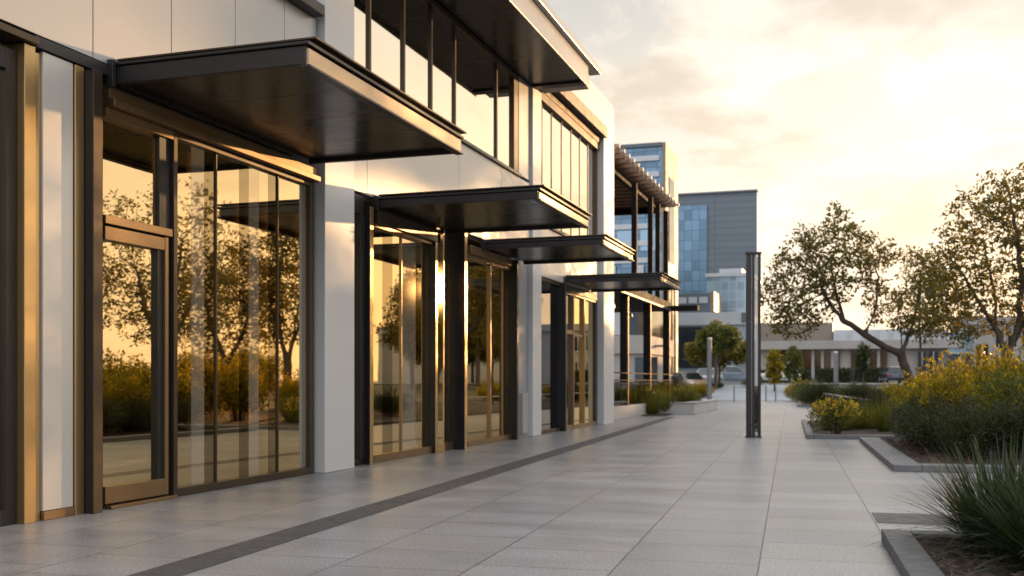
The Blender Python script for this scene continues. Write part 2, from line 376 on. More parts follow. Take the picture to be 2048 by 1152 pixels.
part(B().box(-7.66, -7.36, 1.0, 8.075, 4.53, 4.60), 'drip_ledge', M['darkbronze'], bev=0.005)
part(B().box(-7.66, -7.415, 8.08, 9.40, 4.53, 4.64), 'header_rail', M['charcoal'], bev=0.004)

# -- bay 1: the glass door with transom, then the big panes
window('door_frame', M['bronze'], [(-7.62, -7.46, 9.13, 10.27, 4.12, 4.22), (-7.62, -7.47, 9.13, 10.27, 3.00, 3.09), (-7.62, -7.56, 9.10, 9.16, 3.05, 4.2)],
       [(9.13, 10.05, 3.09, 4.12)], label='bronze transom above the glass door')
d = part(B().box(-7.60, -7.475, 9.13, 10.13, 2.83, 2.975).box(-7.60, -7.475, 9.13, 10.13, 0.05, 0.235).box(-7.60, -7.47, 10.13, 10.19, 0.05, 2.985), 'door', M['bronze'], bev=0.005)
pane(d, 9.13, 10.03, 0.235, 2.83)
part(B().box(-7.61, -7.50, 10.03, 10.13, 0.235, 2.83), 'stile', M['black'], d)
part(B().box(-7.61, -7.50, 10.06, 10.27, 3.09, 4.12), 'jamb', M['black'], bev=0.004)
part(B().box(-7.62, -7.515, 10.195, 10.27, 0.0, 3.0), 'jamb', M['black'], bev=0.004)
part(B().box(-7.64, -7.40, 9.13, 10.27, 0.0, 0.035), 'threshold', M['bronze'], bev=0.004)
part(B().box(-7.66, -7.46, 10.275, 10.345, 0.0, 4.22), 'mullion', M['darkbronze'], bev=0.005)
window('window', M['darkbronze'],
       [(-7.62, -7.47, 10.35, 13.48, 0.0, 0.10), (-7.62, -7.48, 10.35, 13.48, 4.16, 4.22),
        (-7.60, -7.525, 11.208, 11.236, 0.10, 4.16), (-7.60, -7.525, 12.668, 12.696, 0.10, 4.16), (-7.62, -7.47, 13.48, 13.585, 0.0, 4.22)],
       [])
_w = [o for o in BL.children if o.name.startswith('window')][-1]
bands(_w, [10.35, 10.72, 10.99, 11.208], ['glass', 'refl_band_light', 'refl_band_dark'], 0.10, 4.16)
bands(_w, [11.236, 11.75, 11.97, 12.22, 12.45, 12.668], ['glass', 'refl_band_dark', 'refl_band_light', 'glass', 'refl_band_dark'], 0.10, 4.16)
bands(_w, [12.696, 13.28, 13.48], ['glass', 'refl_band_grey'], 0.10, 4.16)
part(B().box(-7.62, -7.36, 9.13, 13.585, 4.225, 4.30).box(-7.62, -7.42, 9.13, 13.585, 4.305, 4.42), 'header_rail', M['bronze'], bev=0.006)

# -- pilasters
part(B().box(-7.9, -7.334, 13.66, 14.60, 0.004, 8.46), 'pilaster', M['render'], bev=0.008)
part(B().box(-7.9, -7.40, 24.21, 24.93, 0.004, 8.46), 'pilaster', M['render'], bev=0.008)
# -- bay 2
window('window', M['charcoal'], [(-7.62, -7.50, 14.61, 15.26, 0, 0.10), (-7.62, -7.50, 14.61, 15.26, 4.0, 4.3), (-7.62, -7.48, 15.10, 15.26, 0.10, 4.0)], [(14.61, 15.10, 0.10, 4.0)])
fin(15.27, 15.38, -7.388, 4.14)
part(B().box(-7.62, -7.52, 15.385, 15.585, 0.0, 4.14), 'mullion', M['darkbronze'], bev=0.005)
window('window', M['bronze'], [(-7.62, -7.47, 15.59, 18.05, 0, 0.13), (-7.62, -7.46, 15.59, 18.05, 3.86, 3.92), (-7.60, -7.52, 16.775, 16.81, 0.13, 3.86)],
       [])
_w = [o for o in BL.children if o.name.startswith('window')][-1]
bands(_w, [15.59, 16.05, 16.45, 16.775], ['glass', 'refl_band_dark', 'glass'], 0.13, 3.86)
bands(_w, [16.81, 17.45, 18.05], ['refl_band_light', 'glass'], 0.13, 3.86)
part(B().box(-7.62, -7.40, 15.59, 18.3, 3.925, 4.14), 'header_rail', M['darkbronze'], bev=0.006)
fin(18.06, 18.14, -7.40, 3.92)
w_ = part(B().box(-7.62, -7.39, 18.42, 18.45, 0, 4.14).box(-7.62, -7.38, 18.145, 18.45, 0, 0.155), 'glass_strip', M['gold'], bev=0.004)
pane(w_, 18.145, 18.42, 0.16, 4.14, 'glass_strip', -7.40)
window('window', M['bronze'], [(-7.62, -7.47, 18.455, 19.14, 0, 0.16)],
       [(18.455, 18.70, 0.16, 4.3), (18.84, 19.14, 0.16, 4.3)])
part(B().box(-7.64, -7.51, 18.71, 18.83, 0.162, 4.3), 'mullion', M['black'], bev=0.005)
fin(19.15, 19.27, -7.235, 4.32)
part(B().box(-7.62, -7.52, 19.275, 19.95, 0.02, 4.3), 'mullion', M['darkbronze'], bev=0.006)
# -- bay 3
window('window', M['bronze'], [(-7.62, -7.47, 19.96, 22.74, 0, 0.12), (-7.62, -7.47, 19.96, 22.74, 3.84, 3.92), (-7.60, -7.50, 21.40, 21.47, 0.12, 3.84), (-7.60, -7.52, 22.30, 22.335, 0.12, 3.84)],
       [(19.96, 21.40, 0.12, 3.84), (21.47, 22.30, 0.12, 3.84), (22.335, 22.74, 0.12, 3.84)])
part(B().box(-7.62, -7.42, 19.96, 22.75, 3.925, 4.1), 'header_rail', M['bronze'], bev=0.005)
fin(22.76, 22.86, -7.33, 4.1, 'darkbronze')
part(B().box(-7.9, -7.52, 22.87, 24.20, 0, 4.3), 'infill_panel', M['greywall'])
part(B().box(-7.6, -7.44, 23.55, 23.95, 0.1, 1.05), 'meter_cabinet', M['panel'], bev=0.008)
# -- bay 4
window('window', M['darkbronze'], [(-7.62, -7.47, 24.94, 26.95, 0, 0.10), (-7.62, -7.47, 24.94, 26.95, 3.86, 3.95), (-7.62, -7.49, 24.94, 24.99, 0.10, 3.86)], [(24.99, 26.95, 0.10, 3.86)], gl='glass_grey')
fin(26.96, 27.06, -7.33, 3.95, 'darkbronze')
part(B().box(-7.62, -7.53, 27.07, 27.55, 0, 3.95), 'mullion', M['charcoal'], bev=0.004)
d = part(B().box(-7.62, -7.47, 27.56, 28.25, 0.0, 0.12).box(-7.62, -7.47, 27.56, 28.25, 2.62, 2.74).box(-7.62, -7.46, 28.25, 28.36, 0, 3.7), 'door', M['bronze'], bev=0.005)
pane(d, 27.56, 28.25, 0.12, 2.62, 'glass_grey'); pane(d, 27.56, 28.25, 2.74, 3.70, 'glass_grey')
window('window', M['bronze'], [(-7.62, -7.47, 28.37, 31.0, 0, 0.12), (-7.62, -7.47, 27.56, 31.0, 3.70, 3.76), (-7.62, -7.47, 29.50, 29.60, 0.12, 3.70), (-7.60, -7.49, 28.37, 29.50, 2.58, 2.66)],
       [(28.37, 29.50, 0.12, 2.58), (28.37, 29.50, 2.66, 3.70), (29.60, 31.0, 0.12, 3.70)])
part(B().box(-7.62, -7.43, 27.56, 31.0, 3.765, 3.95), 'header_rail', M['darkbronze'], bev=0.005)
part(B().box(-7.8, -7.50, 31.01, 31.27, 0, 3.95), 'mullion', M['charcoal'], bev=0.006)

# -- upper walls
def cladding(y_edges, z0, z1, x=-7.44, m='panel', gap=0.012):
    q = B()
    for a, b_ in zip(y_edges[:-1], y_edges[1:]): q.box(-7.9, x, a + gap / 2, b_ - gap / 2, z0, z1)
    return part(q, 'wall_panels', M[m], bev=0.004)
cladding([0.2, 3.0, 5.9, 8.9, 10.2, 11.5, 12.7, 13.59], 4.66, 6.58)
part(B().box(-8.1, -7.26, 0.0, 13.52, 6.585, 6.74), 'parapet_cap', M['charcoal'], bev=0.01)
part(B().box(-8.1, -7.36, 0.0, 13.54, 6.745, 6.80), 'parapet_flashing', M['panel'], bev=0.008)
cladding([14.61, 15.3, 19.4, 22.0, 24.20], 4.33, 6.08, x=-7.46)
part(B().box(-7.9, -7.47, 23.32, 24.20, 6.16, 8.46), 'wall_panels', M['panel'], bev=0.004)
part(B().box(-7.66, -7.40, 14.61, 23.30, 6.085, 6.155), 'window_sill', M['charcoal'], bev=0.006)
ye = [14.61, 15.52, 16.88, 18.13, 19.34, 21.87, 22.97]
fr = [(-7.64, -7.46, 14.61, 23.30, 8.33, 8.46), (-7.64, -7.48, 22.99, 23.30, 6.16, 8.33)]
pn = []
for i in range(6):
    fr.append((-7.64, -7.505, ye[i + 1] - 0.032, ye[i + 1] + 0.032, 6.16, 8.33)) if i < 5 else None
    pn.append((ye[i] + (0.032 if i else 0), ye[i + 1] - (0.032 if i < 5 else -0.02), 6.16, 8.33))
window('upper_window', M['darkbronze'], fr, pn, gl='glass_up', label='upper window band of six tall panes under the roof overhang')
# roof overhang of the middle volume
ro = part(B().box(-7.44, -6.14, 10.6, 24.46, 8.47, 8.52), 'roof_overhang', M['soffit'])
part(B().box(-7.44, -6.145, 24.20, 24.47, 8.425, 8.465), 'soffit_trim', M['charcoal'], ro, bev=0.004)
part(B().box(-6.135, -6.10, 10.6, 24.50, 8.40, 8.90), 'fascia', M['panel'], ro, bev=0.006)
part(B().box(-7.44, -6.14, 24.465, 24.50, 8.47, 8.88), 'end_fascia', M['charcoal'], ro, bev=0.004)
part(B().box(-16, -5.98, 10.6, 25.35, 8.905, 9.05), 'roof_cap', M['panel'], ro, bev=0.01)
part(B().box(-16, -6.25, 24.55, 25.2, 8.53, 8.90), 'roof_edge', M['greywall'], ro)
# end wall of the middle volume above the low roof
part(B().box(-16, -7.91, 13.62, 13.85, 6.3, 8.46), 'end_wall', M['panel'], bev=0.004)
part(B().box(-9.4, -8.3, 13.55, 13.615, 7.2, 8.3), 'side_window', M['dark_glass'])
# -- third volume with the tall white frame
part(B().prism_x(-8.0, -7.30, [(31.28, 0.004), (32.68, 0.004), (32.68, 9.90), (32.55, 10.03), (24.96, 10.03), (24.96, 9.05), (31.28, 9.05)]), 'portal_frame', M['render'], bev=0.008)
part(B().box(-8.0, -7.18, 24.97, 31.25, 8.72, 9.045), 'lintel', M['brown'], bev=0.01)
part(B().box(-8.0, -7.40, 24.97, 31.24, 8.56, 8.715), 'lintel_rail', M['darkbronze'], bev=0.008)
ye = [24.97, 25.45, 26.32, 27.3, 28.3, 29.25, 30.2, 31.08]
fr = [(-7.64, -7.43, 24.97, 31.24, 8.35, 8.555), (-7.66, -7.38, 24.94, 31.26, 5.22, 5.30), (-7.64, -7.47, 31.08, 31.15, 5.30, 8.35)]
pn = []
for i in range(7):
    if i < 6: fr.append((-7.62, -7.53, ye[i + 1] - 0.025, ye[i + 1] + 0.025, 5.30, 8.35))
    pn.append((ye[i] + (0.025 if i else 0), ye[i + 1] - (0.025 if i < 6 else 0), 5.30, 8.35))
window('upper_window', M['darkbronze'], fr, pn, gl='glass_up', label='tall upper window band of narrow panes inside the white portal frame')
part(B().box(-8.0, -7.57, 31.16, 31.27, 3.96, 8.34), 'reveal_panel', M['greywall'])
cladding([24.97, 27.9, 31.15], 3.96, 5.215, x=-7.45, m='white')
# -- carcass
part(B().box(-18, -8.02, 24.90, 32.70, 9.2, 9.9), 'flat_roof', M['greywall'])
part(B().box(-18, -7.95, 0, 13.55, 6.2, 6.5), 'flat_roof', M['greywall'])
part(B().box(-18, -7.92, 13.9, 24.9, 8.50, 8.88), 'flat_roof', M['greywall'])
part(B().box(-18, -8.02, 32.5, 32.72, 0, 9.2), 'end_wall', M['panel'])
part(B().box(-18, -7.95, 0.0, 0.2, 0, 6.5), 'end_wall', M['panel'])
part(B().box(-18.2, -18.01, 0, 32.72, 4.3, 9.2), 'back_wall', M['greywall'])
part(B().box(-18, -7.625, 0.2, 32.5, 0.004, 0.02), 'floor', M['int_floor'])
part(B().box(-18, -7.91, 0.2, 32.5, 4.42, 4.64), 'ceiling_slab', M['int_wall'])
part(B().box(-18, -7.64, 14.62, 24.0, 4.3, 4.41), 'ceiling_lining', M['int_wall'])
yy = 0.2
while yy < 32.0:
    part(B().box(-14.2, -14.0, yy, yy + 1.25, 0.021, 4.41), 'interior_wall', M['int_wall'])
    part(B().box(-14.12, -14.10, yy + 1.25, min(yy + 2.15, 32.5), 0.021, 4.41), 'back_window', M['back_glass'])  # unseen rear openings added to let sky light into the shop
    yy += 2.15
part(B().box(-13.2, -13.0, 13.9, 32.5, 4.65, 8.49), 'interior_wall', M['int_wall'])
for (x, y, w, m) in [(-8.8, 11.15, 0.28, 'int_light'), (-9.6, 12.35, 0.34, 'int_light'), (-8.5, 13.2, 0.3, 'int_wall'), (-9.4, 15.9, 0.3, 'int_light'),
                     (-9.0, 17.6, 0.34, 'int_light'), (-9.0, 21.0, 0.3, 'int_light'), (-10.8, 9.8, 0.4, 'int_wall'), (-9.2, 26.2, 0.3, 'int_wall'), (-9.0, 30.0, 0.3, 'int_light')]:
    part(B().box(x - w / 2, x + w / 2, y - w / 2, y + w / 2, 0.021, 4.29), 'interior_column', M[m], bev=0.01)
def curtain(y0, y1, x, z1):
    n = 40; v = []
    for i in range(n + 1):
        y = y0 + (y1 - y0) * i / n; xx = x + 0.035 * sin(i * 1.9) + 0.012 * sin(i * 4.3)
        v += [(xx, y, 0.04), (xx, y, z1), (xx - 0.004, y, 0.04), (xx - 0.004, y, z1)]
    f = []
    for i in range(n):
        a, c = 4 * i, 4 * i + 4
        f += [(a, c, c + 1, a + 1), (a + 2, a + 3, c + 3, c + 2)]
    part(B().add(v, f), 'curtain', M['curtain'], smooth_=True)
for q in [(12.75, 13.35, -7.80, 4.25), (11.75, 12.0, -7.85, 4.25), (17.0, 17.7, -7.8, 4.1), (21.6, 22.2, -7.82, 4.1), (29.7, 30.3, -7.8, 4.1)]: curtain(*q)

# -- canopies (part > soffit, fascia, gutter, bracket)
def canopy(y0, y1, xf, zb, h, label):
    """dark steel canopy: side channels, soffit between, pale front fascia, cap plate on top"""
    xw = -7.43
    c = part(B().box(xw, xf, y0, y0 + 0.07, zb, zb + h).box(xw, xf - 0.05, y1 - 0.07, y1, zb - 0.02, zb + h - 0.04), 'canopy', M['charcoal'], bev=0.006)
    c['label'] = label
    q = B(); n = 4; ys = np.linspace(y0 + 0.075, y1 - 0.075, n + 1)
    for a, b_ in zip(ys[:-1], ys[1:]): q.box(xw, xf - 0.03, a + 0.003, b_ - 0.003, zb + 0.035, zb + 0.06)
    part(q, 'soffit', M['soffit'], c)
    part(B().box(xf - 0.004, xf + 0.03, y0 + 0.02, y1, zb - 0.004, zb + h - 0.02), 'fascia', M['fascia'], c, bev=0.005)
    part(B().box(xf - 0.05, xf + 0.06, y0 - 0.01, y1 + 0.02, zb - 0.032, zb - 0.006), 'drip_edge', M['charcoal'], c, bev=0.004)
    part(B().box(xw, xf + 0.055, y0 - 0.03, y1 + 0.05, zb + h + 0.004, zb + h + 0.035), 'cap_plate', M['charcoal'], c, bev=0.005)
    part(B().box(xw + 0.01, xf + 0.02, y0 + 0.10, y1 + 0.0, zb + h + 0.038, zb + h + 0.075), 'gutter', M['charcoal'], c, bev=0.004)
    part(B().box(xw, xf + 0.09, y0 + 0.06, y1 + 0.07, zb + h + 0.078, zb + h + 0.10), 'roof_sheet', M['darkbronze'], c, bev=0.004)
    part(B().box(xw - 0.02, xw + 0.06, y0 - 0.09, y0 - 0.035, zb - 0.05, zb + h + 0.05), 'bracket', M['charcoal'], c, bev=0.004)
    return c
canopy(9.20, 13.42, -5.16, 4.47, 0.185, 'largest canopy, nearest the camera above the glass door')
canopy(15.58, 18.72, -4.69, 4.17, 0.125, 'second canopy beyond the first white pilaster')
canopy(20.73, 23.60, -4.87, 4.10, 0.115, 'third canopy under the upper windows')
canopy(27.26, 30.20, -4.86, 3.97, 0.115, 'farthest small canopy by the last pilaster')

# things standing inside the shop
o = part(MB().box(-8.62, -8.58, 10.95, 11.40, 1.05, 1.62).box(-8.62, -8.58, 11.15, 11.19, 0.02, 1.05).box(-8.75, -8.45, 11.02, 11.32, 0.02, 0.04), 'notice_stand', M['white'], None, bev=0.003)
props(o, 'white notice stand standing behind the glass of the large window', 'notice stand')
wb = empty('waste_bin', (-7.95, 28.95, 0.02), 'white waste bin with a pale lid behind the glass near the last door', 'bin')
part(MB().tube((0, 0, 0), (0, 0, 0.78), 0.20, 0.23, 20), 'body', M['white'], wb, smooth_=False)
part(MB().tube((0, 0, 0.785), (0, 0, 0.84), 0.25, 0.25, 20).tube((0, 0, 0.84), (0, 0, 0.90), 0.25, 0.12, 20), 'lid', M['steel'], wb)
ct = empty('reception_counter', (-10.2, 12.2, 0.02), 'long pale reception counter deep inside behind the large panes', 'counter')
part(MB().box(-0.35, 0.35, -1.2, 1.2, 0, 1.02), 'body', M['int_wall'], ct, bev=0.01)
part(MB().box(-0.42, 0.42, -1.28, 1.28, 1.025, 1.07), 'counter_top', M['int_light'], ct, bev=0.008)

# ------------------------------------------------------------------ plaza furniture
tt = empty('light_column', (-2.31, 25.41, 0), 'tall dark steel and glass column standing alone on the paving', 'light column', rz=YAW)
part(MB().box(-0.165, -0.055, -0.06, 0.06, 0.03, 4.33), 'post', M['charcoal'], tt, bev=0.006)
part(MB().box(-0.035, 0.02, -0.05, 0.07, 0.03, 4.33), 'post', M['charcoal'], tt, bev=0.005)
part(MB().box(0.115, 0.165, -0.06, 0.06, 0.03, 4.33), 'post', M['charcoal'], tt, bev=0.005)
part(MB().box(0.025, 0.11, -0.008, 0.008, 0.12, 4.28), 'glass_panel', M['glass_grey'], tt)
part(MB().box(-0.053, -0.037, -0.02, 0.02, 0.03, 4.33), 'light_strip', M['steel'], tt)
part(MB().box(-0.18, 0.18, -0.075, 0.085, 4.335, 4.39), 'cap', M['charcoal'], tt, bev=0.006)
part(MB().box(-0.185, 0.185, -0.09, 0.10, 0.0, 0.028), 'base_plate', M['charcoal'], tt, bev=0.004)
part(MB().box(0.03, 0.105, -0.03, 0.03, 0.03, 0.11), 'ground_light', M['steel'], tt, bev=0.004)

# bench-height planter wall and its bed
bp_ = empty('planter_bench', (-6.9, 45.5, 0), 'low pale concrete bench block beside the planting at the end of the building', 'bench')
part(MB((-6.9, 45.5, 0)).box(-8.6, -6.12, 42.05, 42.55, 0.0, 0.42).box(-6.62, -6.12, 42.56, 49.3, 0.0, 0.42), 'wall', M['concrete_pale'], bp_, bev=0.012)
part(MB((-6.9, 45.5, 0)).box(-8.63, -6.09, 42.02, 42.58, 0.424, 0.47).box(-6.65, -6.09, 42.585, 49.33, 0.424, 0.47), 'coping', M['concrete'], bp_, bev=0.012)

def mulch_bed(name_label, pts, z, bumpy=0.03):
    """soil with bark pieces, a slightly uneven sheet"""
    (s0, t0, s1, t1) = pts
    nx, ny = 26, 34; v = []
    for j in range(ny + 1):
        for i in range(nx + 1):
            a, c = s0 + (s1 - s0) * i / nx, t0 + (t1 - t0) * j / ny
            e = min(i, nx - i, j, ny - j)
            v.append(P(a, c, z + (RNG.random() - 0.4) * bumpy * (1 if e else 0) + 0.05 * min(e, 5) / 5))
    f = [(j * (nx + 1) + i, j * (nx + 1) + i + 1, (j + 1) * (nx + 1) + i + 1, (j + 1) * (nx + 1) + i) for j in range(ny) for i in range(nx)]
    o = MB().add(v, f).build('mulch', M['mulch'])
    # bark pieces lying on it
    props(o, kind='structure')
mulch_bed('a', (0.97, -3.0, 7.0, 9.08), 0.05)
mulch_bed('b', (1.9, 16.95, 12.0, 24.2), 0.06)
mulch_bed('c', (0.55, 25.55, 13.0, 35.0), 0.05)
mulch_bed('d', (0.6, 55.2, 14.0, 71.0), 0.05)
mulch_bed('e', (-14.0, 39.6, -4.5, 56.0), 0.02)
mulch_bed('f', (1.3, 35.6, 14.0, 54.8), 0.03)

def chips(s0, s1, t0, t1, z, n, size):
    v, f = [], []
    for i in range(n):
        s, t = RNG.uniform(s0, s1), RNG.uniform(t0, t1); a = RNG.uniform(0, pi); L_, W = size * RNG.uniform(0.5, 1.6), size * RNG.uniform(0.15, 0.4)
        tilt = RNG.uniform(-0.4, 0.4); x, y, _ = P(s, t); k = len(v); h = RNG.uniform(0.004, 0.012)
        ca, sa = cos(a), sin(a)
        for zz in (0, h):
            for (p, q) in ((-L_, -W), (L_, -W * 0.6), (L_ * 0.8, W), (-L_ * 0.9, W * 0.7)):
                v.append((x + p * ca - q * sa, y + p * sa + q * ca, z + zz + p * tilt * 0.5))
        f += [(k, k + 3, k + 2, k + 1), (k + 4, k + 5, k + 6, k + 7)] + [(k + i, k + (i + 1) % 4, k + 4 + (i + 1) % 4, k + 4 + i) for i in range(4)]
    o = MB().add(v, f).build('bark_mulch', M['chip'])
    props(o, 'loose brown bark pieces strewn over the planting bed', 'bark mulch', kind='stuff')
chips(0.98, 3.2, 4.5, 9.05, 0.10, 2600, 0.028)
chips(1.9, 5.0, 17.0, 24.0, 0.115, 2200, 0.035)

def edging(label, boxes, m='granite'):
    q = MB()
    for b_ in boxes: q.pbox(*b_)
    props(q.build('planter_edging', M[m], bev=0.008), label, 'edging')
edging('dark granite kerb edging round the grassy bed nearest the camera', [(0.74, 0.96, -3.0, 9.32, 0.0, 0.105), (0.965, 7.2, 9.10, 9.32, 0.0, 0.105)])
edging('wide grey granite edging along the shrub bed behind the dark paving inset', [(1.48, 1.88, 16.5, 24.4, 0.0, 0.10), (1.885, 12.0, 16.5, 16.92, 0.0, 0.10)], 'granite_light')
edging('thin granite edging with a pale lit face round the yellow flower bed', [(0.36, 0.53, 25.2, 35.2, 0.0, 0.10), (0.535, 12.0, 25.2, 25.52, 0.0, 0.10)], 'granite_light')
edging('far grey edging at the corner of the low shrub bed past the light column', [(0.38, 0.58, 55.0, 71.0, 0.0, 0.12), (0.585, 12, 55.0, 55.18, 0.0, 0.12)], 'granite_light')

hr = empty('handrail', P(2.35, 39.9, 0), 'low steel handrail sloping through the planting on the right', 'handrail')
a, c = np.array(P(2.9, 39.0, 0.62)), np.array(P(1.2, 61.0, 0.72)); q0 = np.array(P(2.35, 39.9, 0))
part(MB().tube(a - q0, c - q0, 0.03, 0.03, 8), 'rail', M['steel'], hr)
for k in range(8):
    p = a + (c - a) * (k + 0.5) / 8 - q0
    part(MB().tube((p[0], p[1], 0), (p[0], p[1], p[2] - 0.05), 0.03, 0.03, 6), 'post', M['post'], hr)

def round_post(label, x, y, h, r, name='lamp_post', cat='post', head=True, lean=0):
    o = empty(name, (x, y, gz(y)), label, cat)
    part(MB().tube((0, 0, 0), (0, 0, h), r, r * 0.92, 14), 'shaft', M['post'], o, smooth_=False)
    if head: part(MB().tube((0, 0, h + 0.004), (0, 0, h + 0.10), r * 1.05, r * 0.9, 14), 'cap', M['steel'], o)
    part(MB().tube((0, 0, 0.0), (0, 0, 0.06), r * 1.6, r * 1.5, 14), 'base', M['post'], o)
round_post('grey round post in front of the bushy green tree', -8.95, 68.0, 4.0, 0.16)
round_post('short grey post among the low shrubs right of the light column', -1.15, 66.0, 3.0, 0.15)
for lab, x, y in [('thin steel bollard nearest the round grey post', -7.45, 68.6), ('thin steel bollard just right of the light column', -5.5, 69.2), ('rightmost thin steel bollard on the path edge', -4.9, 69.3)]:
    o = empty('bollard', (x, y, 0), lab, 'bollard', 'thin bollards at the end of the plaza')
    part(MB().tube((0, 0, 0), (0, 0, 1.02), 0.045, 0.045, 10), 'shaft', M['post'], o)
    part(MB().tube((0, 0, 1.024), (0, 0, 1.06), 0.055, 0.04, 10), 'cap', M['steel'], o)

# ------------------------------------------------------------------ pergola terrace past the building
PG = empty('pergola', (-8, 42, 0), 'tall dark steel pergola with a slatted timber roof past the end of the building', 'pergola')
PO = (-8, 42, 0)
def pgp(mb, name, m, parent=PG, bev=0.01): return mb.build(name, M[m], parent, bev)
for y in (37.6, 42.0, 46.5):
    for x in (-8.0, -13.0):
        pgp(MB(PO).box(x - 0.15, x + 0.12, y - 0.14, y + 0.14, 0.46, 4.42), 'column', 'matte_black')
        pgp(MB(PO).box(x + 0.123, x + 0.145, y - 0.05, y + 0.0, 0.46, 4.42), 'column_trim', 'bronze') if x > -9 else None
for y in (39.6, 42.9, 44.6, 46.6):
    pgp(MB(PO).box(-8.15, -7.95, y - 0.10, y + 0.10, 4.81, 8.9), 'upper_column', 'matte_black')
    pgp(MB(PO).box(-13.1, -12.9, y - 0.10, y + 0.10, 4.81, 8.9), 'upper_column', 'matte_black')
pgp(MB(PO).box(-8.25, -7.80, 34.0, 46.75, 4.425, 4.80), 'edge_beam', 'matte_black')
pgp(MB(PO).box(-7.795, -7.77, 34.0, 46.75, 4.43, 4.51), 'beam_trim', 'brown')
pgp(MB(PO).box(-13.2, -8.26, 33.6, 47.0, 4.45, 4.78), 'deck', 'matte_black')
pgp(MB(PO).box(-7.76, -6.6, 46.3, 46.75, 4.43, 4.66), 'cantilever', 'matte_black')
pgp(MB(PO).box(-14, -7.75, 33.6, 48.0, 0.0, 0.455), 'plinth', 'concrete')
pgp(MB(PO).box(-8.55, -8.35, 34.0, 47.3, 8.905, 9.165).box(-13.4, -13.2, 34.0, 47.3, 8.905, 9.165).box(-11, -10.8, 34.0, 47.3, 8.905, 9.165).box(-13.2, -8.55, 47.0, 47.25, 8.905, 9.165), 'roof_beam', 'matte_black')
q = MB(PO)
for k, y in enumerate(np.linspace(33.9, 47.2, 17)):
    q.box(-13.9, -7.72, y - 0.09, y + 0.09, 9.17, 9.33)
    pgp(MB(PO).box(-7.718, -7.56, y - 0.07, y + 0.07, 9.19, 9.31), 'slat_end', 'wood_tip', bev=0)
pgp(q, 'roof_slats', 'wood', bev=0)
pgp(MB(PO).box(-13.8, -8.1, 33.9, 47.2, 9.335, 9.37), 'roof_sheet', 'brown', bev=0)
rl = MB(PO)
for z in (1.62, 1.36): rl.box(-7.9, -7.86, 34.0, 47.5, z - 0.02, z + 0.02)
for y in np.linspace(34, 47.5, 12): rl.box(-7.895, -7.865, y - 0.015, y + 0.015, 0.46, 1.34)
pgp(rl, 'railing', 'rail', bev=0)
pgp(MB(PO).box(-7.89, -7.875, 34.0, 47.5, 0.5, 1.30), 'railing_glass', 'glass_grey', bev=0)
for x, y in ((-8.7, 38.6), (-9.6, 41.0), (-9.2, 44.3)):       # spot lamps hanging under the deck
    pgp(MB(PO).tube((x, y, 4.44), (x, y, 4.2), 0.03, 0.03, 6).tube((x, y, 4.2), (x, y, 4.08), 0.10, 0.12, 10), 'spot_lamp', 'steel', bev=0)

# upper glazed floor behind the pergola columns
# ------------------------------------------------------------------ far buildings
def building(name, label, loc, cat='building'):
    o = empty(name, loc, label, cat)
    return o, (lambda: MB(loc))

o, q = building('office_annex', 'low white two-storey annex behind the pergola columns', (-20, 66, 0))
q().box(-34, -12.4, 64.2, 74, 0, 3.0).build('wall', M['civic'], o)
q().box(-34, -12.2, 64.0, 74, 3.005, 4.15).build('parapet_band', M['civic'], o, 0.02)
q().box(-34, -12.5, 64.4, 74, 4.155, 6.3).build('upper_glazing', M['dark_glass'], o)
for k in range(14): q().box(-33 + k * 1.55, -32.2 + k * 1.55, 64.30, 64.395, 4.2, 5.9).build('upper_window', M['warm_glass'] if k % 3 == 1 else M['strip'], o)
q().box(-34.3, -12.1, 63.8, 74.2, 6.305, 6.6).build('roof', M['concrete'], o, 0.02)
for k in range(6): q().box(-30 + k * 3.4, -28.6 + k * 3.4, 64.12, 64.195, 0.3, 2.8).build('window', M['dark_glass'], o)
q().box(-12.395, -12.34, 65.5, 67.5, 0.2, 2.6).build('side_door', M['pale_glass'], o)
q().box(-12.195, -11.3, 66.5, 67.2, 3.5, 3.62).build('sign_bracket', M['tan'], o)

o, q = building('office_tower', 'tall blue office tower with pale bands and a tan sunlit side, behind the pergola', (-25, 112, 1))
Y0 = 109.5
q().box(-50, -19.3, Y0, 117, 1, 25.9).build('wall', M['curtain_blue'], o)
for z in [24.7, 23.0, 21.2, 19.4, 17.6, 15.8, 14.0, 12.2, 10.4, 8.6]:
    w = -19.6 if z in (24.7, 23.0) else (-20.8 if int(z) % 3 else -20.2)
    q().box(-50, w, Y0 - 0.25, Y0 - 0.004, z - 0.28, z + 0.28).build('spandrel_band', M['strip'], o, 0.02)
for k in range(9): q().box(-46 + k * 3.0, -45.2 + k * 3.0, Y0 - 0.40, Y0 - 0.255, 1, 13.5).build('fin', M['strip'], o)
for k in range(5): q().box(-31.6 + k * 2.5, -30.0 + k * 2.5, Y0 - 0.16, Y0 - 0.006, 15.0, 17.2).build('window', M['pale_glass'], o)
q().box(-19.295, -18.9, Y0 - 0.2, 117.2, 1, 26.3).build('side_cladding', M['tan'], o, 0.03)
q().box(-18.895, -18.82, Y0 + 1.6, Y0 + 4.9, 14, 23).build('side_window', M['dark_glass'], o)
for k in range(3): q().box(-18.895, -18.80, Y0 + 1.2 + k * 1.9, Y0 + 2.1 + k * 1.9, 2, 12.5).build('side_window', M['warm_glass'], o)
q().box(-50, -19.3, Y0 - 0.3, 117, 25.905, 26.3).build('roof', M['tower_clad'], o)

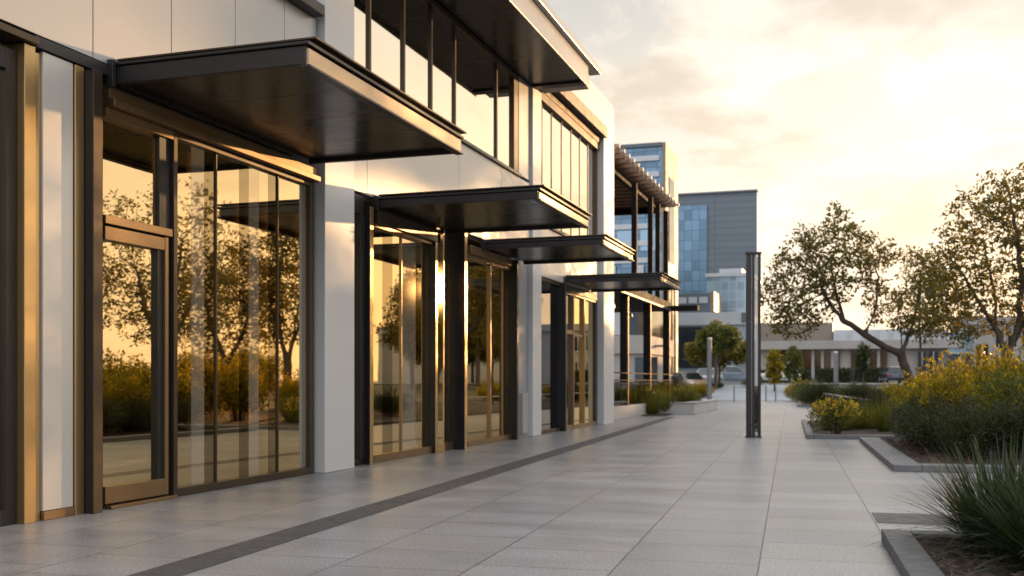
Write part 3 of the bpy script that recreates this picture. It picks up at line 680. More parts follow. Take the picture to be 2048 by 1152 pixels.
o, q = building('office_tower', 'slate grey slab tower with a blue glass strip down one side', (-23, 190, 1))
q().add([(x, y, z) for z in (1, 33.4) for x, y in ((-29.9, 182), (-15.95, 182), (-18.3, 205), (-34, 205))], [(0, 3, 2, 1), (4, 5, 6, 7), (0, 1, 5, 4), (1, 2, 6, 5), (2, 3, 7, 6), (3, 0, 4, 7)]).build('wall', M['clad_lines'], o, 0.05)
q().box(-29.7, -24.3, 181.7, 181.99, 1, 31.5).build('curtain_wall', M['curtain_blue'], o)
q().box(-30.1, -15.8, 181.6, 183, 33.405, 33.7).build('roof_edge', M['tower_clad'], o)

o, q = building('glass_building', 'pale gridded glass block standing before the slab tower', (-17, 155, 1))
q().box(-20.1, -13.9, 150, 165, 1, 16.0).build('curtain_wall', M['curtain_pale'], o)
q().box(-20.3, -13.7, 149.8, 165.2, 16.005, 16.5).build('roof', M['strip'], o)
q().box(-18.6, -15.4, 152, 158, 16.505, 17.3).build('plant_room', M['strip'], o)
q().box(-13.895, -13.6, 150.2, 164, 1.5, 14.5).build('side_cladding', M['tan'], o)

o, q = building('white_building', 'low pale building with a dark window wall and a small brick block on its roof', (-17, 140, 1))
q().box(-30, -12.7, 135, 146, 1, 8.4).build('wall', M['blue_frame'], o)
q().box(-30.1, -12.5, 134.7, 146, 8.405, 10.0).build('parapet_band', M['strip'], o, 0.03)
q().box(-22.2, -16.6, 134.8, 134.99, 3.0, 8.2).build('window', M['dark_glass'], o)
q().box(-13.7, -12.8, 134.55, 134.695, 8.7, 9.9).build('window', M['tower_clad'], o)
rb = q().box(-30, -17.8, 136, 144, 10.005, 12.6).build('roof_block', M['tower_clad'], o)
for k in range(5): q().box(-24.6 + k * 1.35, -23.5 + k * 1.35, 135.9, 135.995, 11.3, 12.1).build('window', M['strip'], rb)
q().box(-17.795, -17.3, 136, 144, 10.2, 12.8).build('side_cladding', M['tan'], rb)

o, q = building('civic_building', 'long low beige building with narrow windows behind the trees on the right', (8, 120, 1))
YB = 116.0
q().box(-11.2, 10.2, YB + 0.6, 128, 1, 4.65).build('wall', M['civic'], o)
q().box(-11.8, 10.2, YB - 0.6, 128, 4.655, 5.55).build('roof', M['civic'], o, 0.03)
def wx(px, y=YB + 0.6):
    u = (px - 1024) / 2100.0
    return (u * y * CS - y * SN) / (CS + u * SN)
for a_, c_ in [(1560, 1574), (1582, 1596), (1605, 1622), (1630, 1643), (1648, 1662), (1668, 1680), (1702, 1714), (1722, 1734), (1741, 1754), (1762, 1774)]:
    w = q().box(wx(a_), wx(c_), YB + 0.50, YB + 0.595, 1.3, 4.6).build('window', M['dark_glass'], o)
    q().box(wx(a_), wx(c_), YB + 0.40, YB + 0.495, 2.75, 4.6).build('reflection_pane', M['warm_glass'], w)  # amber reflection of the upper half, painted as a separate pane
for px in [1576, 1600, 1626, 1645, 1665, 1718, 1737, 1757]:
    q().box(wx(px) - 0.14, wx(px) + 0.14, YB + 0.2, YB + 0.39, 1.0, 4.65).build('pier', M['civic'], o)
q().box(-11.0, -2.5, 124, 132, 5.56, 7.9).build('roof_block', M['tan'], o)
q().box(-2.4, 9.5, 123, 132, 5.56, 7.0).build('roof_glazing', M['strip'], o)
for k in range(8): q().box(-1.9 + k * 1.45, -0.9 + k * 1.45, 122.8, 122.99, 5.7, 6.7 + 0.3 * (k % 2)).build('roof_light', M['strip'], o)
q().box(10.21, 40, YB, 128, 1, 7.0).build('wing_wall', M['civic'], o)
q().box(10.0, 40, YB - 0.4, 128, 7.005, 7.8).build('wing_roof', M['civic'], o, 0.03)
for a_, c_, z0, z1, m in [(1836, 1852, 1.4, 4.3, 'dark_glass'), (1858, 1876, 1.4, 4.3, 'dark_glass'), (1897, 1945, 1.2, 3.9, 'dark_glass'), (1897, 1945, 4.2, 6.3, 'pale_glass'), (1952, 1976, 1.2, 5.0, 'warm_glass'),
                          (1992, 2004, 1.3, 3.4, 'dark_glass'), (1992, 2004, 4.7, 6.4, 'dark_glass'), (2016, 2032, 1.3, 3.4, 'dark_glass'), (2016, 2032, 4.7, 6.4, 'dark_glass'), (2045, 2060, 4.7, 6.4, 'dark_glass')]:
    w = q().box(wx(a_, YB), wx(c_, YB), YB - 0.10, YB - 0.004, z0, z1).build('window', M[m], o)
    xm = (wx(a_, YB) + wx(c_, YB)) / 2
    q().box(wx(a_, YB) - 0.12, wx(c_, YB) + 0.12, YB - 0.2, YB - 0.104, z0 - 0.14, z0 - 0.004).box(xm - 0.05, xm + 0.05, YB - 0.2, YB - 0.104, z0, z1).build('frame', M['strip'], w)

# ------------------------------------------------------------------ vegetation
def leaves_mesh(name, pos, dirs, size, width=0.5, m=None, parent=None, seg=1, bend=0.25, loc=(0, 0, 0)):
    """one leaf-sized folded diamond per position (numpy)"""
    n = len(pos); pos = np.asarray(pos, float) - np.array(loc)
    d = dirs / (np.linalg.norm(dirs, axis=1, keepdims=True) + 1e-9)
    r = RNG.normal(size=(n, 3)); u = np.cross(d, r); u /= (np.linalg.norm(u, axis=1, keepdims=True) + 1e-9)
    w = np.cross(d, u)
    L_ = (size * RNG.uniform(0.6, 1.35, n))[:, None] if np.isscalar(size) else size[:, None]
    p0 = pos; p1 = pos + d * L_ * 0.5 + u * L_ * width * 0.5 + w * L_ * bend * 0.3
    p2 = pos + d * L_ - w * L_ * bend * 0.5; p3 = pos + d * L_ * 0.5 - u * L_ * width * 0.5 + w * L_ * bend * 0.3
    V = np.stack([p0, p1, p2, p3], 1).reshape(-1, 3)
    I = np.arange(n)[:, None] * 4
    F = np.concatenate([I + np.array([[0, 1, 2]]), I + np.array([[0, 2, 3]])], 1).reshape(-1, 3)
    me = bpy.data.meshes.new(name)
    me.vertices.add(len(V)); me.vertices.foreach_set('co', V.ravel())
    me.loops.add(F.size); me.loops.foreach_set('vertex_index', F.ravel().astype(np.int32))
    me.polygons.add(len(F)); me.polygons.foreach_set('loop_start', np.arange(len(F)) * 3)
    me.polygons.foreach_set('loop_total', np.full(len(F), 3))
    me.update(calc_edges=True)
    return link_mesh(name, me, m, parent)

def blades_mesh(name, base, dirs, length, width, droop, m, parent=None, seg=5):
    """curved grass blades: base (n,3), outward unit dirs (n,3)"""
    n = len(base); g = np.array([0, 0, -1.0])
    side = np.cross(dirs, np.array([0, 0, 1.0])); side /= (np.linalg.norm(side, axis=1, keepdims=True) + 1e-9)
    tw = RNG.normal(size=(n, 1)) * 0.5; side = side + dirs * tw; side /= np.linalg.norm(side, axis=1, keepdims=True)
    side[:, 2] *= 0.4
    V = np.zeros((n, seg + 1, 2, 3))
    for k in range(seg + 1):
        t = k / seg
        p = base + dirs * (length * t)[:, None] + g * (droop * length * t ** 2.3)[:, None]
        wd = (width * (1 - t ** 1.6) + 0.0006)[:, None]
        V[:, k, 0] = p - side * wd; V[:, k, 1] = p + side * wd
    idx = np.arange(n)[:, None] * (seg + 1) * 2
    fs = []
    for k in range(seg):
        a = 2 * k; fs.append(idx + np.array([[a, a + 1, a + 3, a + 2]]))
    F = np.concatenate(fs, 0)
    V = V.reshape(-1, 3)
    me = bpy.data.meshes.new(name)
    me.vertices.add(len(V)); me.vertices.foreach_set('co', V.ravel())
    me.loops.add(F.size); me.loops.foreach_set('vertex_index', F.ravel().astype(np.int32))
    me.polygons.add(len(F)); me.polygons.foreach_set('loop_start', np.arange(len(F)) * 4)
    me.polygons.foreach_set('loop_total', np.full(len(F), 4))
    me.update(calc_edges=True)
    return link_mesh(name, me, m, parent, True)

def colonize(start_nodes, parents, attract, step, reach, kill, iters=90):
    nodes = [np.array(p, float) for p in start_nodes]; par = list(parents)
    A = np.array(attract)
    for _ in range(iters):
        if len(A) == 0: break
        Nn = np.array(nodes)
        d2 = ((A[:, None, :] - Nn[None]) ** 2).sum(-1)
        near = d2.argmin(1); dist = np.sqrt(d2[np.arange(len(A)), near])
        ok = dist < reach
        if not ok.any(): reach *= 1.4; continue
        grow = {}
        for i in np.where(ok)[0]:
            v = A[i] - Nn[near[i]]; grow.setdefault(near[i], []).append(v / (np.linalg.norm(v) + 1e-9))
        new = []
        for k, vs in grow.items():
            v = np.sum(vs, 0) + RNG.normal(size=3) * 0.15; L_ = np.linalg.norm(v)
            if L_ < 1e-6: continue
            p = Nn[k] + v / L_ * step; nodes.append(p); par.append(int(k)); new.append(p)
        if not new: break
        W = np.array(new)
        dd = ((A[:, None, :] - W[None]) ** 2).sum(-1).min(1)
        A = A[dd > kill ** 2]
    return np.array(nodes), par

def ellipsoid_points(c, r, n, noise=0.0, hollow=0.0, axes=None):
    out = []
    while len(out) < n:
        p = RNG.uniform(-1, 1, 3); q = np.linalg.norm(p)
        if q > 1 or q < hollow: continue
        out.append(np.array(c) + p * np.array(r))
    return np.array(out)

LAT = np.array([CS, SN, 0.0]); DEP = np.array([-SN, CS, 0.0])   # a tree's own lateral and depth axes (built facing the plaza)

def tree(label, base, limbs, blobs, n_att, leaf, leaf_n, m='leaf_tree', trunk_r=0.16, step=0.28, spread=0.22, tip_r=0.008, group=None, name='tree', flat=1.0, kill=None, gap=None):
    """limbs: polylines of (lateral, depth, height) from the base; blobs: crown ellipsoids (lateral, depth, height, rl, rd, rz, weight)"""
    base = np.array(base, float)
    root = empty(name, tuple(base), label, 'tree', group)
    def W(l, d, z): return LAT * l + DEP * d + np.array([0, 0, z])
    nodes, par = [np.zeros(3)], [-1]
    for li in limbs:
        pts = [W(*p) for p in li]
        k = int(np.argmin([np.linalg.norm(n_ - pts[0]) for n_ in nodes])); prev = k
        for a_, c_ in zip(pts[:-1], pts[1:]):
            m_ = max(1, int(np.linalg.norm(c_ - a_) / step))
            for j in range(1, m_ + 1):
                nodes.append(a_ + (c_ - a_) * j / m_ + RNG.normal(size=3) * 0.018); par.append(prev); prev = len(nodes) - 1
    tot = sum(b_[6] for b_ in blobs); att = []
    for (l, d, z, rl, rd, rz, w) in blobs:
        pts = ellipsoid_points((0, 0, 0), (rl, rd, rz), int(n_att * w / tot))
        att += [W(l + p[0], d + p[1], z + p[2]) for p in pts]
    if gap:
        g0 = np.array(gap) - base; gd = np.array([sin(SUN_AZ) * cos(SUN_EL), cos(SUN_AZ) * cos(SUN_EL), sin(SUN_EL)])
        far_ = lambda q: np.linalg.norm((np.array(q) - g0) - ((np.array(q) - g0) @ gd)[..., None] * gd, axis=-1)
        att = [q for q in att if far_(q) > 0.5]
    N_, par = colonize(nodes, par, att, step, 1.6, kill or step * 1.1)
    kids = [[] for _ in N_]
    for i, p in enumerate(par):
        if p >= 0: kids[p].append(i)
    rad = np.zeros(len(N_))
    order = []; st = [0]
    while st:
        k = st.pop(); order.append(k); st += kids[k]
    for k in reversed(order):
        rad[k] = tip_r if not kids[k] else (sum(rad[c_] ** 2.35 for c_ in kids[k])) ** (1 / 2.35)
    rad *= min(1.0, trunk_r / max(rad[0], 1e-6)) if rad[0] > trunk_r else 1.0
    rad = np.maximum(rad, tip_r * 0.6)
    if rad[0] < trunk_r:
        f_ = trunk_r / rad[0]; rad = np.where(rad > 3 * tip_r, rad * (1 + (f_ - 1) * np.clip((rad - 3 * tip_r) / (rad[0] - 3 * tip_r + 1e-9), 0, 1)), rad)
    wood = MB()
    for i, p in enumerate(par):
        if p >= 0:
            big = rad[p] > 0.05
            wood.tube(N_[p], N_[i], rad[p] if rad[p] < 1.6 * rad[i] or big else 1.3 * rad[i], rad[i], 8 if big else 4, cap=False)
    wood.tube((0, 0, -0.15), (0, 0, 0.02), rad[0] * 1.5, rad[0] * 1.02, 10, cap=False)
    wood.build('trunk', M['bark'], root, smooth_=True)
    thin = [i for i in range(1, len(N_)) if rad[i] < tip_r * 2.6]
    P_, D_ = [], []
    for i in thin:
        k = leaf_n if not kids[i] else max(1, leaf_n // 2)
        pd = N_[i] - N_[par[i]]; pd /= (np.linalg.norm(pd) + 1e-9)
        P_.append(N_[i] + RNG.normal(size=(k, 3)) * spread * np.array([1, 1, 0.8]))
        D_.append(RNG.normal(size=(k, 3)) * 0.8 + pd * 0.6 + np.array([0, 0, -0.25]))
    P_, D_ = np.concatenate(P_), np.concatenate(D_)
    if gap: ok = far_(P_) > 0.42; P_, D_ = P_[ok], D_[ok]
    leaves_mesh('crown', P_, D_, leaf, 0.48, M[m], root)
    return root

# leaning tree in the bed on the right
tree('leaning tree with a bent trunk and airy crown behind the golden shrubs', (1.99, 40.64, 0.0),
     [[(0, 0, 0), (-0.12, 0, 0.9), (-0.28, 0, 1.75), (-0.45, 0, 2.3)],
      [(-0.45, 0, 2.3), (-1.0, 0.1, 2.6), (-1.7, 0.2, 3.0), (-2.5, 0.1, 3.55), (-3.2, -0.1, 4.3), (-3.6, -0.3, 5.2)],
      [(-2.5, 0.1, 3.55), (-2.7, 0.3, 4.5), (-2.9, 0.4, 5.6)],
      [(-1.7, 0.2, 3.0), (-1.5, -0.4, 4.0), (-1.5, -0.6, 5.0)],
      [(-0.45, 0, 2.3), (-0.1, 0.2, 3.0), (0.2, 0.3, 3.9), (0.4, 0.3, 5.2)],
      [(-0.45, 0, 2.3), (-0.55, -0.3, 3.1), (-0.8, -0.5, 4.2)],
      [(-0.1, 0.2, 3.0), (0.6, 0.3, 3.4), (1.4, 0.3, 3.6)]],
     [(-3.1, 0, 5.6, 1.75, 1.6, 1.7, 1.0), (-4.3, 0, 4.9, 1.2, 1.2, 1.5, 0.55), (-2.9, 0, 7.0, 0.8, 0.9, 0.8, 0.2), (-1.6, 0, 5.6, 1.0, 1.3, 1.2, 0.45),
      (-0.5, 0, 4.4, 1.3, 1.4, 1.2, 0.45), (0.2, 0, 5.3, 0.9, 1.0, 1.1, 0.2), (0.6, 0.3, 3.6, 1.2, 1.0, 0.8, 0.3), (0.9, 0, 4.6, 0.9, 1.0, 0.9, 0.3), (1.9, 0.2, 3.2, 0.9, 0.8, 0.55, 0.2), (1.5, 0, 3.6, 1.1, 1.0, 0.7, 0.25), (-4.4, -0.3, 3.45, 1.15, 0.8, 0.6, 0.4), (-5.0, 0, 4.4, 0.7, 0.8, 0.8, 0.2)],
     1250, 0.16, 18, trunk_r=0.155, step=0.25, spread=0.125, gap=(-7.4, 18.32, 3.08))
# tall tree at the right edge
tree('tall upright tree with a forked trunk at the right edge of the view', (4.15, 33.0, 0.0),
     [[(0, 0, 0), (-0.02, 0, 0.8), (-0.1, 0, 1.6), (-0.05, 0, 2.1)],
      [(-0.05, 0, 2.1), (-0.35, 0, 2.8), (-0.8, 0.1, 3.6), (-1.2, 0.2, 4.4)],
      [(-0.05, 0, 2.1), (0.25, -0.1, 3.0), (0.3, -0.2, 4.2), (0.1, -0.2, 5.6), (0.0, -0.1, 6.6)],
      [(-0.05, 0, 2.1), (0.6, 0.2, 3.1), (1.2, 0.3, 4.1), (1.5, 0.4, 5.0)],
      [(-0.35, 0, 2.8), (-0.3, 0.3, 4.0), (-0.5, 0.4, 5.2)]],
     [(-0.2, 0, 5.4, 1.6, 1.4, 2.0, 1.0), (-1.3, 0, 4.5, 1.1, 1.2, 1.4, 0.55), (0.1, 0, 6.7, 0.95, 0.9, 1.0, 0.3), (1.4, 0, 5.0, 1.4, 1.3, 1.7, 0.7), (-1.8, 0, 3.5, 0.7, 0.8, 0.6, 0.2), (0.3, 0, 3.3, 1.2, 1.0, 0.7, 0.3)],
     1000, 0.145, 18, trunk_r=0.15, step=0.24, spread=0.12)
# thin sapling between them
tree('slender sparse sapling between the leaning tree and the tall tree', (2.8, 51.4, 0.05),
     [[(0, 0, 0), (0.05, 0, 1.8), (-0.05, 0, 3.8), (0.0, 0, 6.2)]],
     [(0.0, 0, 6.0, 1.0, 1.0, 1.5, 1.0), (0.2, 0, 4.0, 1.2, 1.0, 1.1, 0.6)], 200, 0.15, 15, trunk_r=0.05, step=0.26, spread=0.13)
# trees beyond the right edge, seen mirrored in the shop windows
tree('broad spreading tree beside the plaza, mirrored in the large shop window', (9.6, 33.5, 0.0),
     [[(0, 0, 0), (0.1, 0, 1.2), (0.0, 0, 2.4)], [(0, 0, 2.4), (-0.9, 0.2, 3.8), (-1.6, 0.3, 5.2)], [(0, 0, 2.4), (0.8, -0.3, 4.0), (1.3, -0.3, 5.6)], [(0, 0, 2.4), (0.1, 0.5, 4.2), (0.0, 0.6, 6.4)]],
     [(0, 0, 5.8, 3.2, 3.0, 3.2, 1.0), (-1.5, 0, 4.2, 2.0, 2.0, 1.6, 0.4), (1.6, 0, 4.4, 2.2, 2.0, 1.8, 0.4)], 700, 0.17, 14, trunk_r=0.24, step=0.32, spread=0.15)
tree('rounded tree standing right of the tall upright tree', (12.5, 42.0, 0.0),
     [[(0, 0, 0), (0.0, 0, 2.0)], [(0, 0, 2.0), (-0.9, 0.2, 3.6), (-1.4, 0.3, 5.0)], [(0, 0, 2.0), (0.8, -0.3, 3.8), (1.3, -0.3, 5.2)]],
     [(0, 0, 5.0, 3.0, 3.0, 2.6, 1.0)], 420, 0.19, 14, trunk_r=0.2, step=0.34, spread=0.16)

def simple_tree(label, base, h, crown, n, leaf, m, tr=0.12, name='tree', group=None):
    """a smaller or farther tree: tapered trunk with limbs, leaves in clumps"""
    root = empty(name, base, label, 'tree', group)
    w = MB(); w.tube((0, 0, -0.1), (0.05, 0, h * 0.55), tr, tr * 0.55, 8, False)
    P_, D_ = [], []
    for (cx, cy, cz, rx, ry, rz, k) in crown:
        w.tube((0.03, 0, h * 0.32), (cx, cy, cz), tr * 0.45, tr * 0.12, 6, False)
        cl = ellipsoid_points((cx, cy, cz), (rx, ry, rz), k, hollow=0.35)
        for c_ in cl:
            if RNG.random() < 0.4: w.tube((cx, cy, cz), c_, tr * 0.10, tr * 0.04, 4, False)
            P_.append(c_ + RNG.normal(size=(n, 3)) * min(rx, rz) * 0.13); D_.append(RNG.normal(size=(n, 3)))
    w.build('trunk', M['bark'], root, smooth_=True)
    leaves_mesh('crown', np.concatenate(P_), np.concatenate(D_), leaf, 0.6, M[m], root)
    return root
simple_tree('bushy green tree with golden lower leaves in front of the far buildings', (-10.8, 85.9, gz(85.9)), 5.4,
            [(0.3, 0, 4.3, 1.2, 1.2, 1.2, 90), (1.1, 0, 4.0, 0.9, 1.0, 0.9, 50), (-0.9, 0.2, 4.1, 0.8, 0.8, 0.8, 40)], 26, 0.26, 'leaf_olive', 0.16)
simple_tree('wide golden-leaved tree below the bushy green one', (-10.9, 89.0, gz(89)), 4.0,
            [(-1.7, 0, 2.8, 1.2, 1.0, 1.0, 80), (-0.2, 0, 2.7, 1.2, 1.0, 1.0, 80), (1.7, 0, 2.8, 1.2, 1.0, 0.9, 80)], 24, 0.24, 'leaf_mixed', 0.12)
simple_tree('small golden upright tree just right of the light column', (-6.05, 84, gz(84)), 3.4, [(0, 0, 1.9, 0.62, 0.6, 1.4, 90)], 26, 0.2, 'leaf_gold', 0.07)
simple_tree('small olive upright tree beside the golden upright one', (-4.75, 86, gz(86)), 3.6, [(0, 0, 1.9, 0.72, 0.7, 1.5, 90)], 26, 0.2, 'leaf_olive', 0.07)
simple_tree('dark narrow tree before the beige building near the navy car', (0.6, 96, gz(96)), 3.4, [(0, 0, 2.2, 0.7, 0.7, 1.2, 60)], 22, 0.22, 'leaf_dark', 0.07)

tall = simple_tree('tall tree added beyond the right edge of the view to shade the shopfront', (15.5, 84, gz(84)), 14, [(0, 0, 9.0, 2.6, 2.6, 3.4, 110), (1.0, 0.4, 6.0, 2.4, 2.4, 2.2, 70), (-0.9, 0.3, 5.4, 2.2, 2.2, 2.0, 60)], 26, 0.32, 'leaf_tree', 0.22, group='tall shade trees added beyond the right edge')  # unseen row, set along the sun's path to dapple the facade
for k, (x, y) in enumerate([(19.5, 86), (23.0, 92), (17.5, 93), (21.5, 99), (26.5, 101), (23.2, 87.9), (21.9, 84.5)]):
    r = tall.copy(); COL.objects.link(r); r.location = (x, y, gz(y)); r.rotation_euler = (0, 0, 1.1 + k * 1.7); r.scale = [(1, 1, 0.62), (0.8, 0.8, 0.5), (1, 1, 0.66), (0.85, 0.85, 0.52), (0.9, 0.9, 0.6), (0.58, 0.58, 0.86), (0.55, 0.55, 0.84)][k]
    for ch in list(tall.children):
        c_ = ch.copy(); COL.objects.link(c_); c_.parent = r

simple_tree('lofty tree added out of view, its high rounded crown shading the upper wall', (22.5, 90.8, gz(90.8)), 13.5, [(0, 0, 12.2, 2.1, 2.1, 1.5, 130)], 26, 0.3, 'leaf_tree', 0.16)  # unseen, added so its crown keeps sun off the upper panels

# ---- shrubs: a few plants, each copied with its own size and turn
def shrub_proto(name, r, h, n, leaf, m, width=0.5, lumps=9, stems=14):
    root = empty(name, (0, 0, 0)); st = MB(); P_, D_ = [], []
    for i in range(lumps):
        a = 2 * pi * i / lumps + RNG.uniform(-.3, .3); q = RNG.uniform(0.25, 0.75) * r if i else 0
        c_ = np.array([q * cos(a), q * sin(a), h * RNG.uniform(0.45, 0.68)]); rr = np.array([r * 0.42, r * 0.42, h * RNG.uniform(0.33, 0.42)])
        k = n // lumps; v = RNG.normal(size=(k, 3)); v /= np.linalg.norm(v, axis=1, keepdims=True)
        rad = RNG.uniform(0.35, 1.0, (k, 1)) ** 0.5 * (1 + 0.12 * RNG.normal(size=(k, 1)))
        pts = c_ + v * rad * rr; ok = pts[:, 2] > 0.03
        P_.append(pts[ok]); D_.append((v * 0.8 + RNG.normal(size=(k, 3)) * 0.6 + np.array([0, 0, 0.5]))[ok])
    for i in range(stems):     # upright shoots that break the outline
        a = RNG.uniform(0, 2 * pi); q = r * RNG.uniform(0.1, 0.8); b0 = np.array([q * 0.3 * cos(a), q * 0.3 * sin(a), 0])
        t0 = np.array([q * cos(a), q * sin(a), h * RNG.uniform(0.8, 1.3) * (1.05 - 0.3 * (q / r) ** 2)])
        st.tube(b0, t0, 0.010, 0.004, 4, False)
        k = max(10, n // 260); tt_ = RNG.uniform(0.5, 1.0, (k, 1))
        P_.append(b0 + (t0 - b0) * tt_ + RNG.normal(size=(k, 3)) * 0.02); D_.append(RNG.normal(size=(k, 3)) + np.array([0, 0, 0.7]))
    st.build('stems', M['bark'], root)
    leaves_mesh('foliage', np.concatenate(P_), np.concatenate(D_), leaf, width, M[m], root)
    return root
def clump_proto(name, n, L_, wd, spread, droop, m, r0=0.16, lean=0.75, seg=6):
    root = empty(name, (0, 0, 0))
    a = RNG.uniform(0, 2 * pi, n); rr = r0 * np.sqrt(RNG.random(n))
    base = np.stack([rr * np.cos(a), rr * np.sin(a), np.zeros(n)], 1)
    tilt = np.clip(np.abs(RNG.normal(size=n)) * 0.42 * lean + 0.35 * lean * rr / r0, 0, 1.35)
    a2 = a + RNG.normal(size=n) * 0.35
    d = np.stack([np.sin(tilt) * np.cos(a2), np.sin(tilt) * np.sin(a2), np.cos(tilt)], 1)
    ln = L_ * RNG.uniform(0.6, 1.1, n); dr = droop * RNG.uniform(0.4, 1.3, n) * (0.25 + np.sin(tilt))
    blades_mesh('blades', base, d, ln, wd * RNG.uniform(0.7, 1.2, n), dr, M[m], root, seg)
    return root
USED = set()
def place(proto, x, y, z, label, cat, sc=1.0, sz=None, rz=0.0, group=None):
    if proto.name not in USED:
        r = proto; USED.add(proto.name)
    else:
        r = proto.copy(); COL.objects.link(r)
        for ch in list(proto.children):
            k = ch.copy(); COL.objects.link(k); k.parent = r
    r.location = (x, y, z); r.scale = (sc, sc, sz or sc); r.rotation_euler = (0, 0, rz)
    r['label'] = label; r['category'] = cat
    if group: r['group'] = group
    elif 'group' in r: del r['group']
    return r

tussock = clump_proto('grass_tussock', 950, 0.80, 0.0105, 0.4, 0.32, 'leaf_grass', 0.22, 1.15, 7)
strap = clump_proto('strap_leaf_plant', 260, 0.95, 0.014, 0.4, 0.22, 'leaf_strap', 0.18, 0.62, 6)
finegrass = clump_proto('ornamental_grass', 900, 0.62, 0.0035, 0.4, 0.25, 'leaf_strap', 0.22, 0.85, 5)
dark = shrub_proto('dark_shrub', 0.85, 1.15, 11000, 0.06, 'leaf_dark', 0.36, 12, 30)
gold = shrub_proto('golden_shrub', 0.95, 1.5, 7000, 0.095, 'leaf_gold', 0.5, 9, 46)
olive = shrub_proto('olive_shrub', 0.9, 1.3, 7000, 0.075, 'leaf_olive', 0.45, 9, 26)
big = shrub_proto('large_shrub', 2.0, 3.3, 9000, 0.16, 'leaf_gold', 0.5, 12, 26)

gr = 'grass tussocks in the bed nearest the camera'
for (s, t, sc, rz, lab) in [(1.62, 8.62, 1.2, 0.3, 'largest spiky green tussock arching over the nearest granite kerb'), (2.35, 8.75, 1.12, 1.7, 'spiky green tussock at the right edge behind the largest tussock'),
                            (1.78, 7.75, 1.08, 3.0, 'spiky green tussock in the bottom right corner'), (2.5, 7.9, 1.05, 4.2, 'spiky green tussock right of the bottom corner one')]:
    x, y, _ = P(s, t); place(tussock, x, y, 0.09, lab, 'grass', sc, None, rz, gr)
# shrub bed B
for (pr, s, t, sc, sz, rz, lab, cat) in [
    (dark, 2.55, 19.6, 0.92, 0.70, 0.4, 'low dark fine-leaved shrub spilling over the wide granite edging', 'shrub'),
    (dark, 3.7, 18.3, 1.05, 0.78, 2.0, 'dark fine-leaved shrub directly behind the nearest grass tussocks', 'shrub'),
    (dark, 5.0, 18.0, 1.1, 0.84, 3.9, 'dark fine-leaved shrub at the right edge behind the tussocks', 'shrub'),
    (dark, 2.75, 22.2, 1.0, 0.8, 5.0, 'dark shrub at the far end of the wide granite edging', 'shrub'),
    (dark, 2.75, 18.0, 0.8, 0.72, 2.9, 'small dark shrub in the front corner of the shrub bed', 'shrub'),
    (dark, 4.3, 17.5, 0.75, 0.7, 4.9, 'small dark shrub along the front edging behind the tussocks', 'shrub'),
    (dark, 2.5, 21.0, 0.8, 0.7, 1.9, 'low dark shrub bulging over the middle of the granite edging', 'shrub'),
    (gold, 2.95, 21.2, 0.62, 0.85, 2.1, 'golden shrub pushing up between the low dark shrubs by the wide edging', 'shrub'),
    (gold, 4.3, 19.3, 0.75, 0.86, 5.1, 'golden shrub in the middle of the dark shrubs behind the tussocks', 'shrub'),
    (olive, 4.2, 20.3, 1.1, 1.05, 1.0, 'olive green shrub in the middle of the shrub bed', 'shrub'),
    (gold, 3.3, 23.0, 1.0, 0.95, 0.0, 'golden backlit shrub behind the low dark shrubs', 'shrub'),
    (gold, 4.6, 22.6, 1.12, 1.06, 1.3, 'tallest golden backlit shrub below the leaning tree', 'shrub'),
    (gold, 6.0, 21.5, 1.1, 1.0, 2.6, 'golden shrub at the right edge of the view', 'shrub'),
    (olive, 6.3, 19.3, 1.1, 1.0, 2.2, 'olive shrub partly cut by the right edge of the view', 'shrub'),
    (gold, 7.6, 20.0, 1.2, 1.2, 4.0, 'golden shrub outside the right edge beside the olive one', 'shrub')]:
    x, y, _ = P(s, t); place(pr, x, y, 0.08, lab, cat, sc, sz, rz)
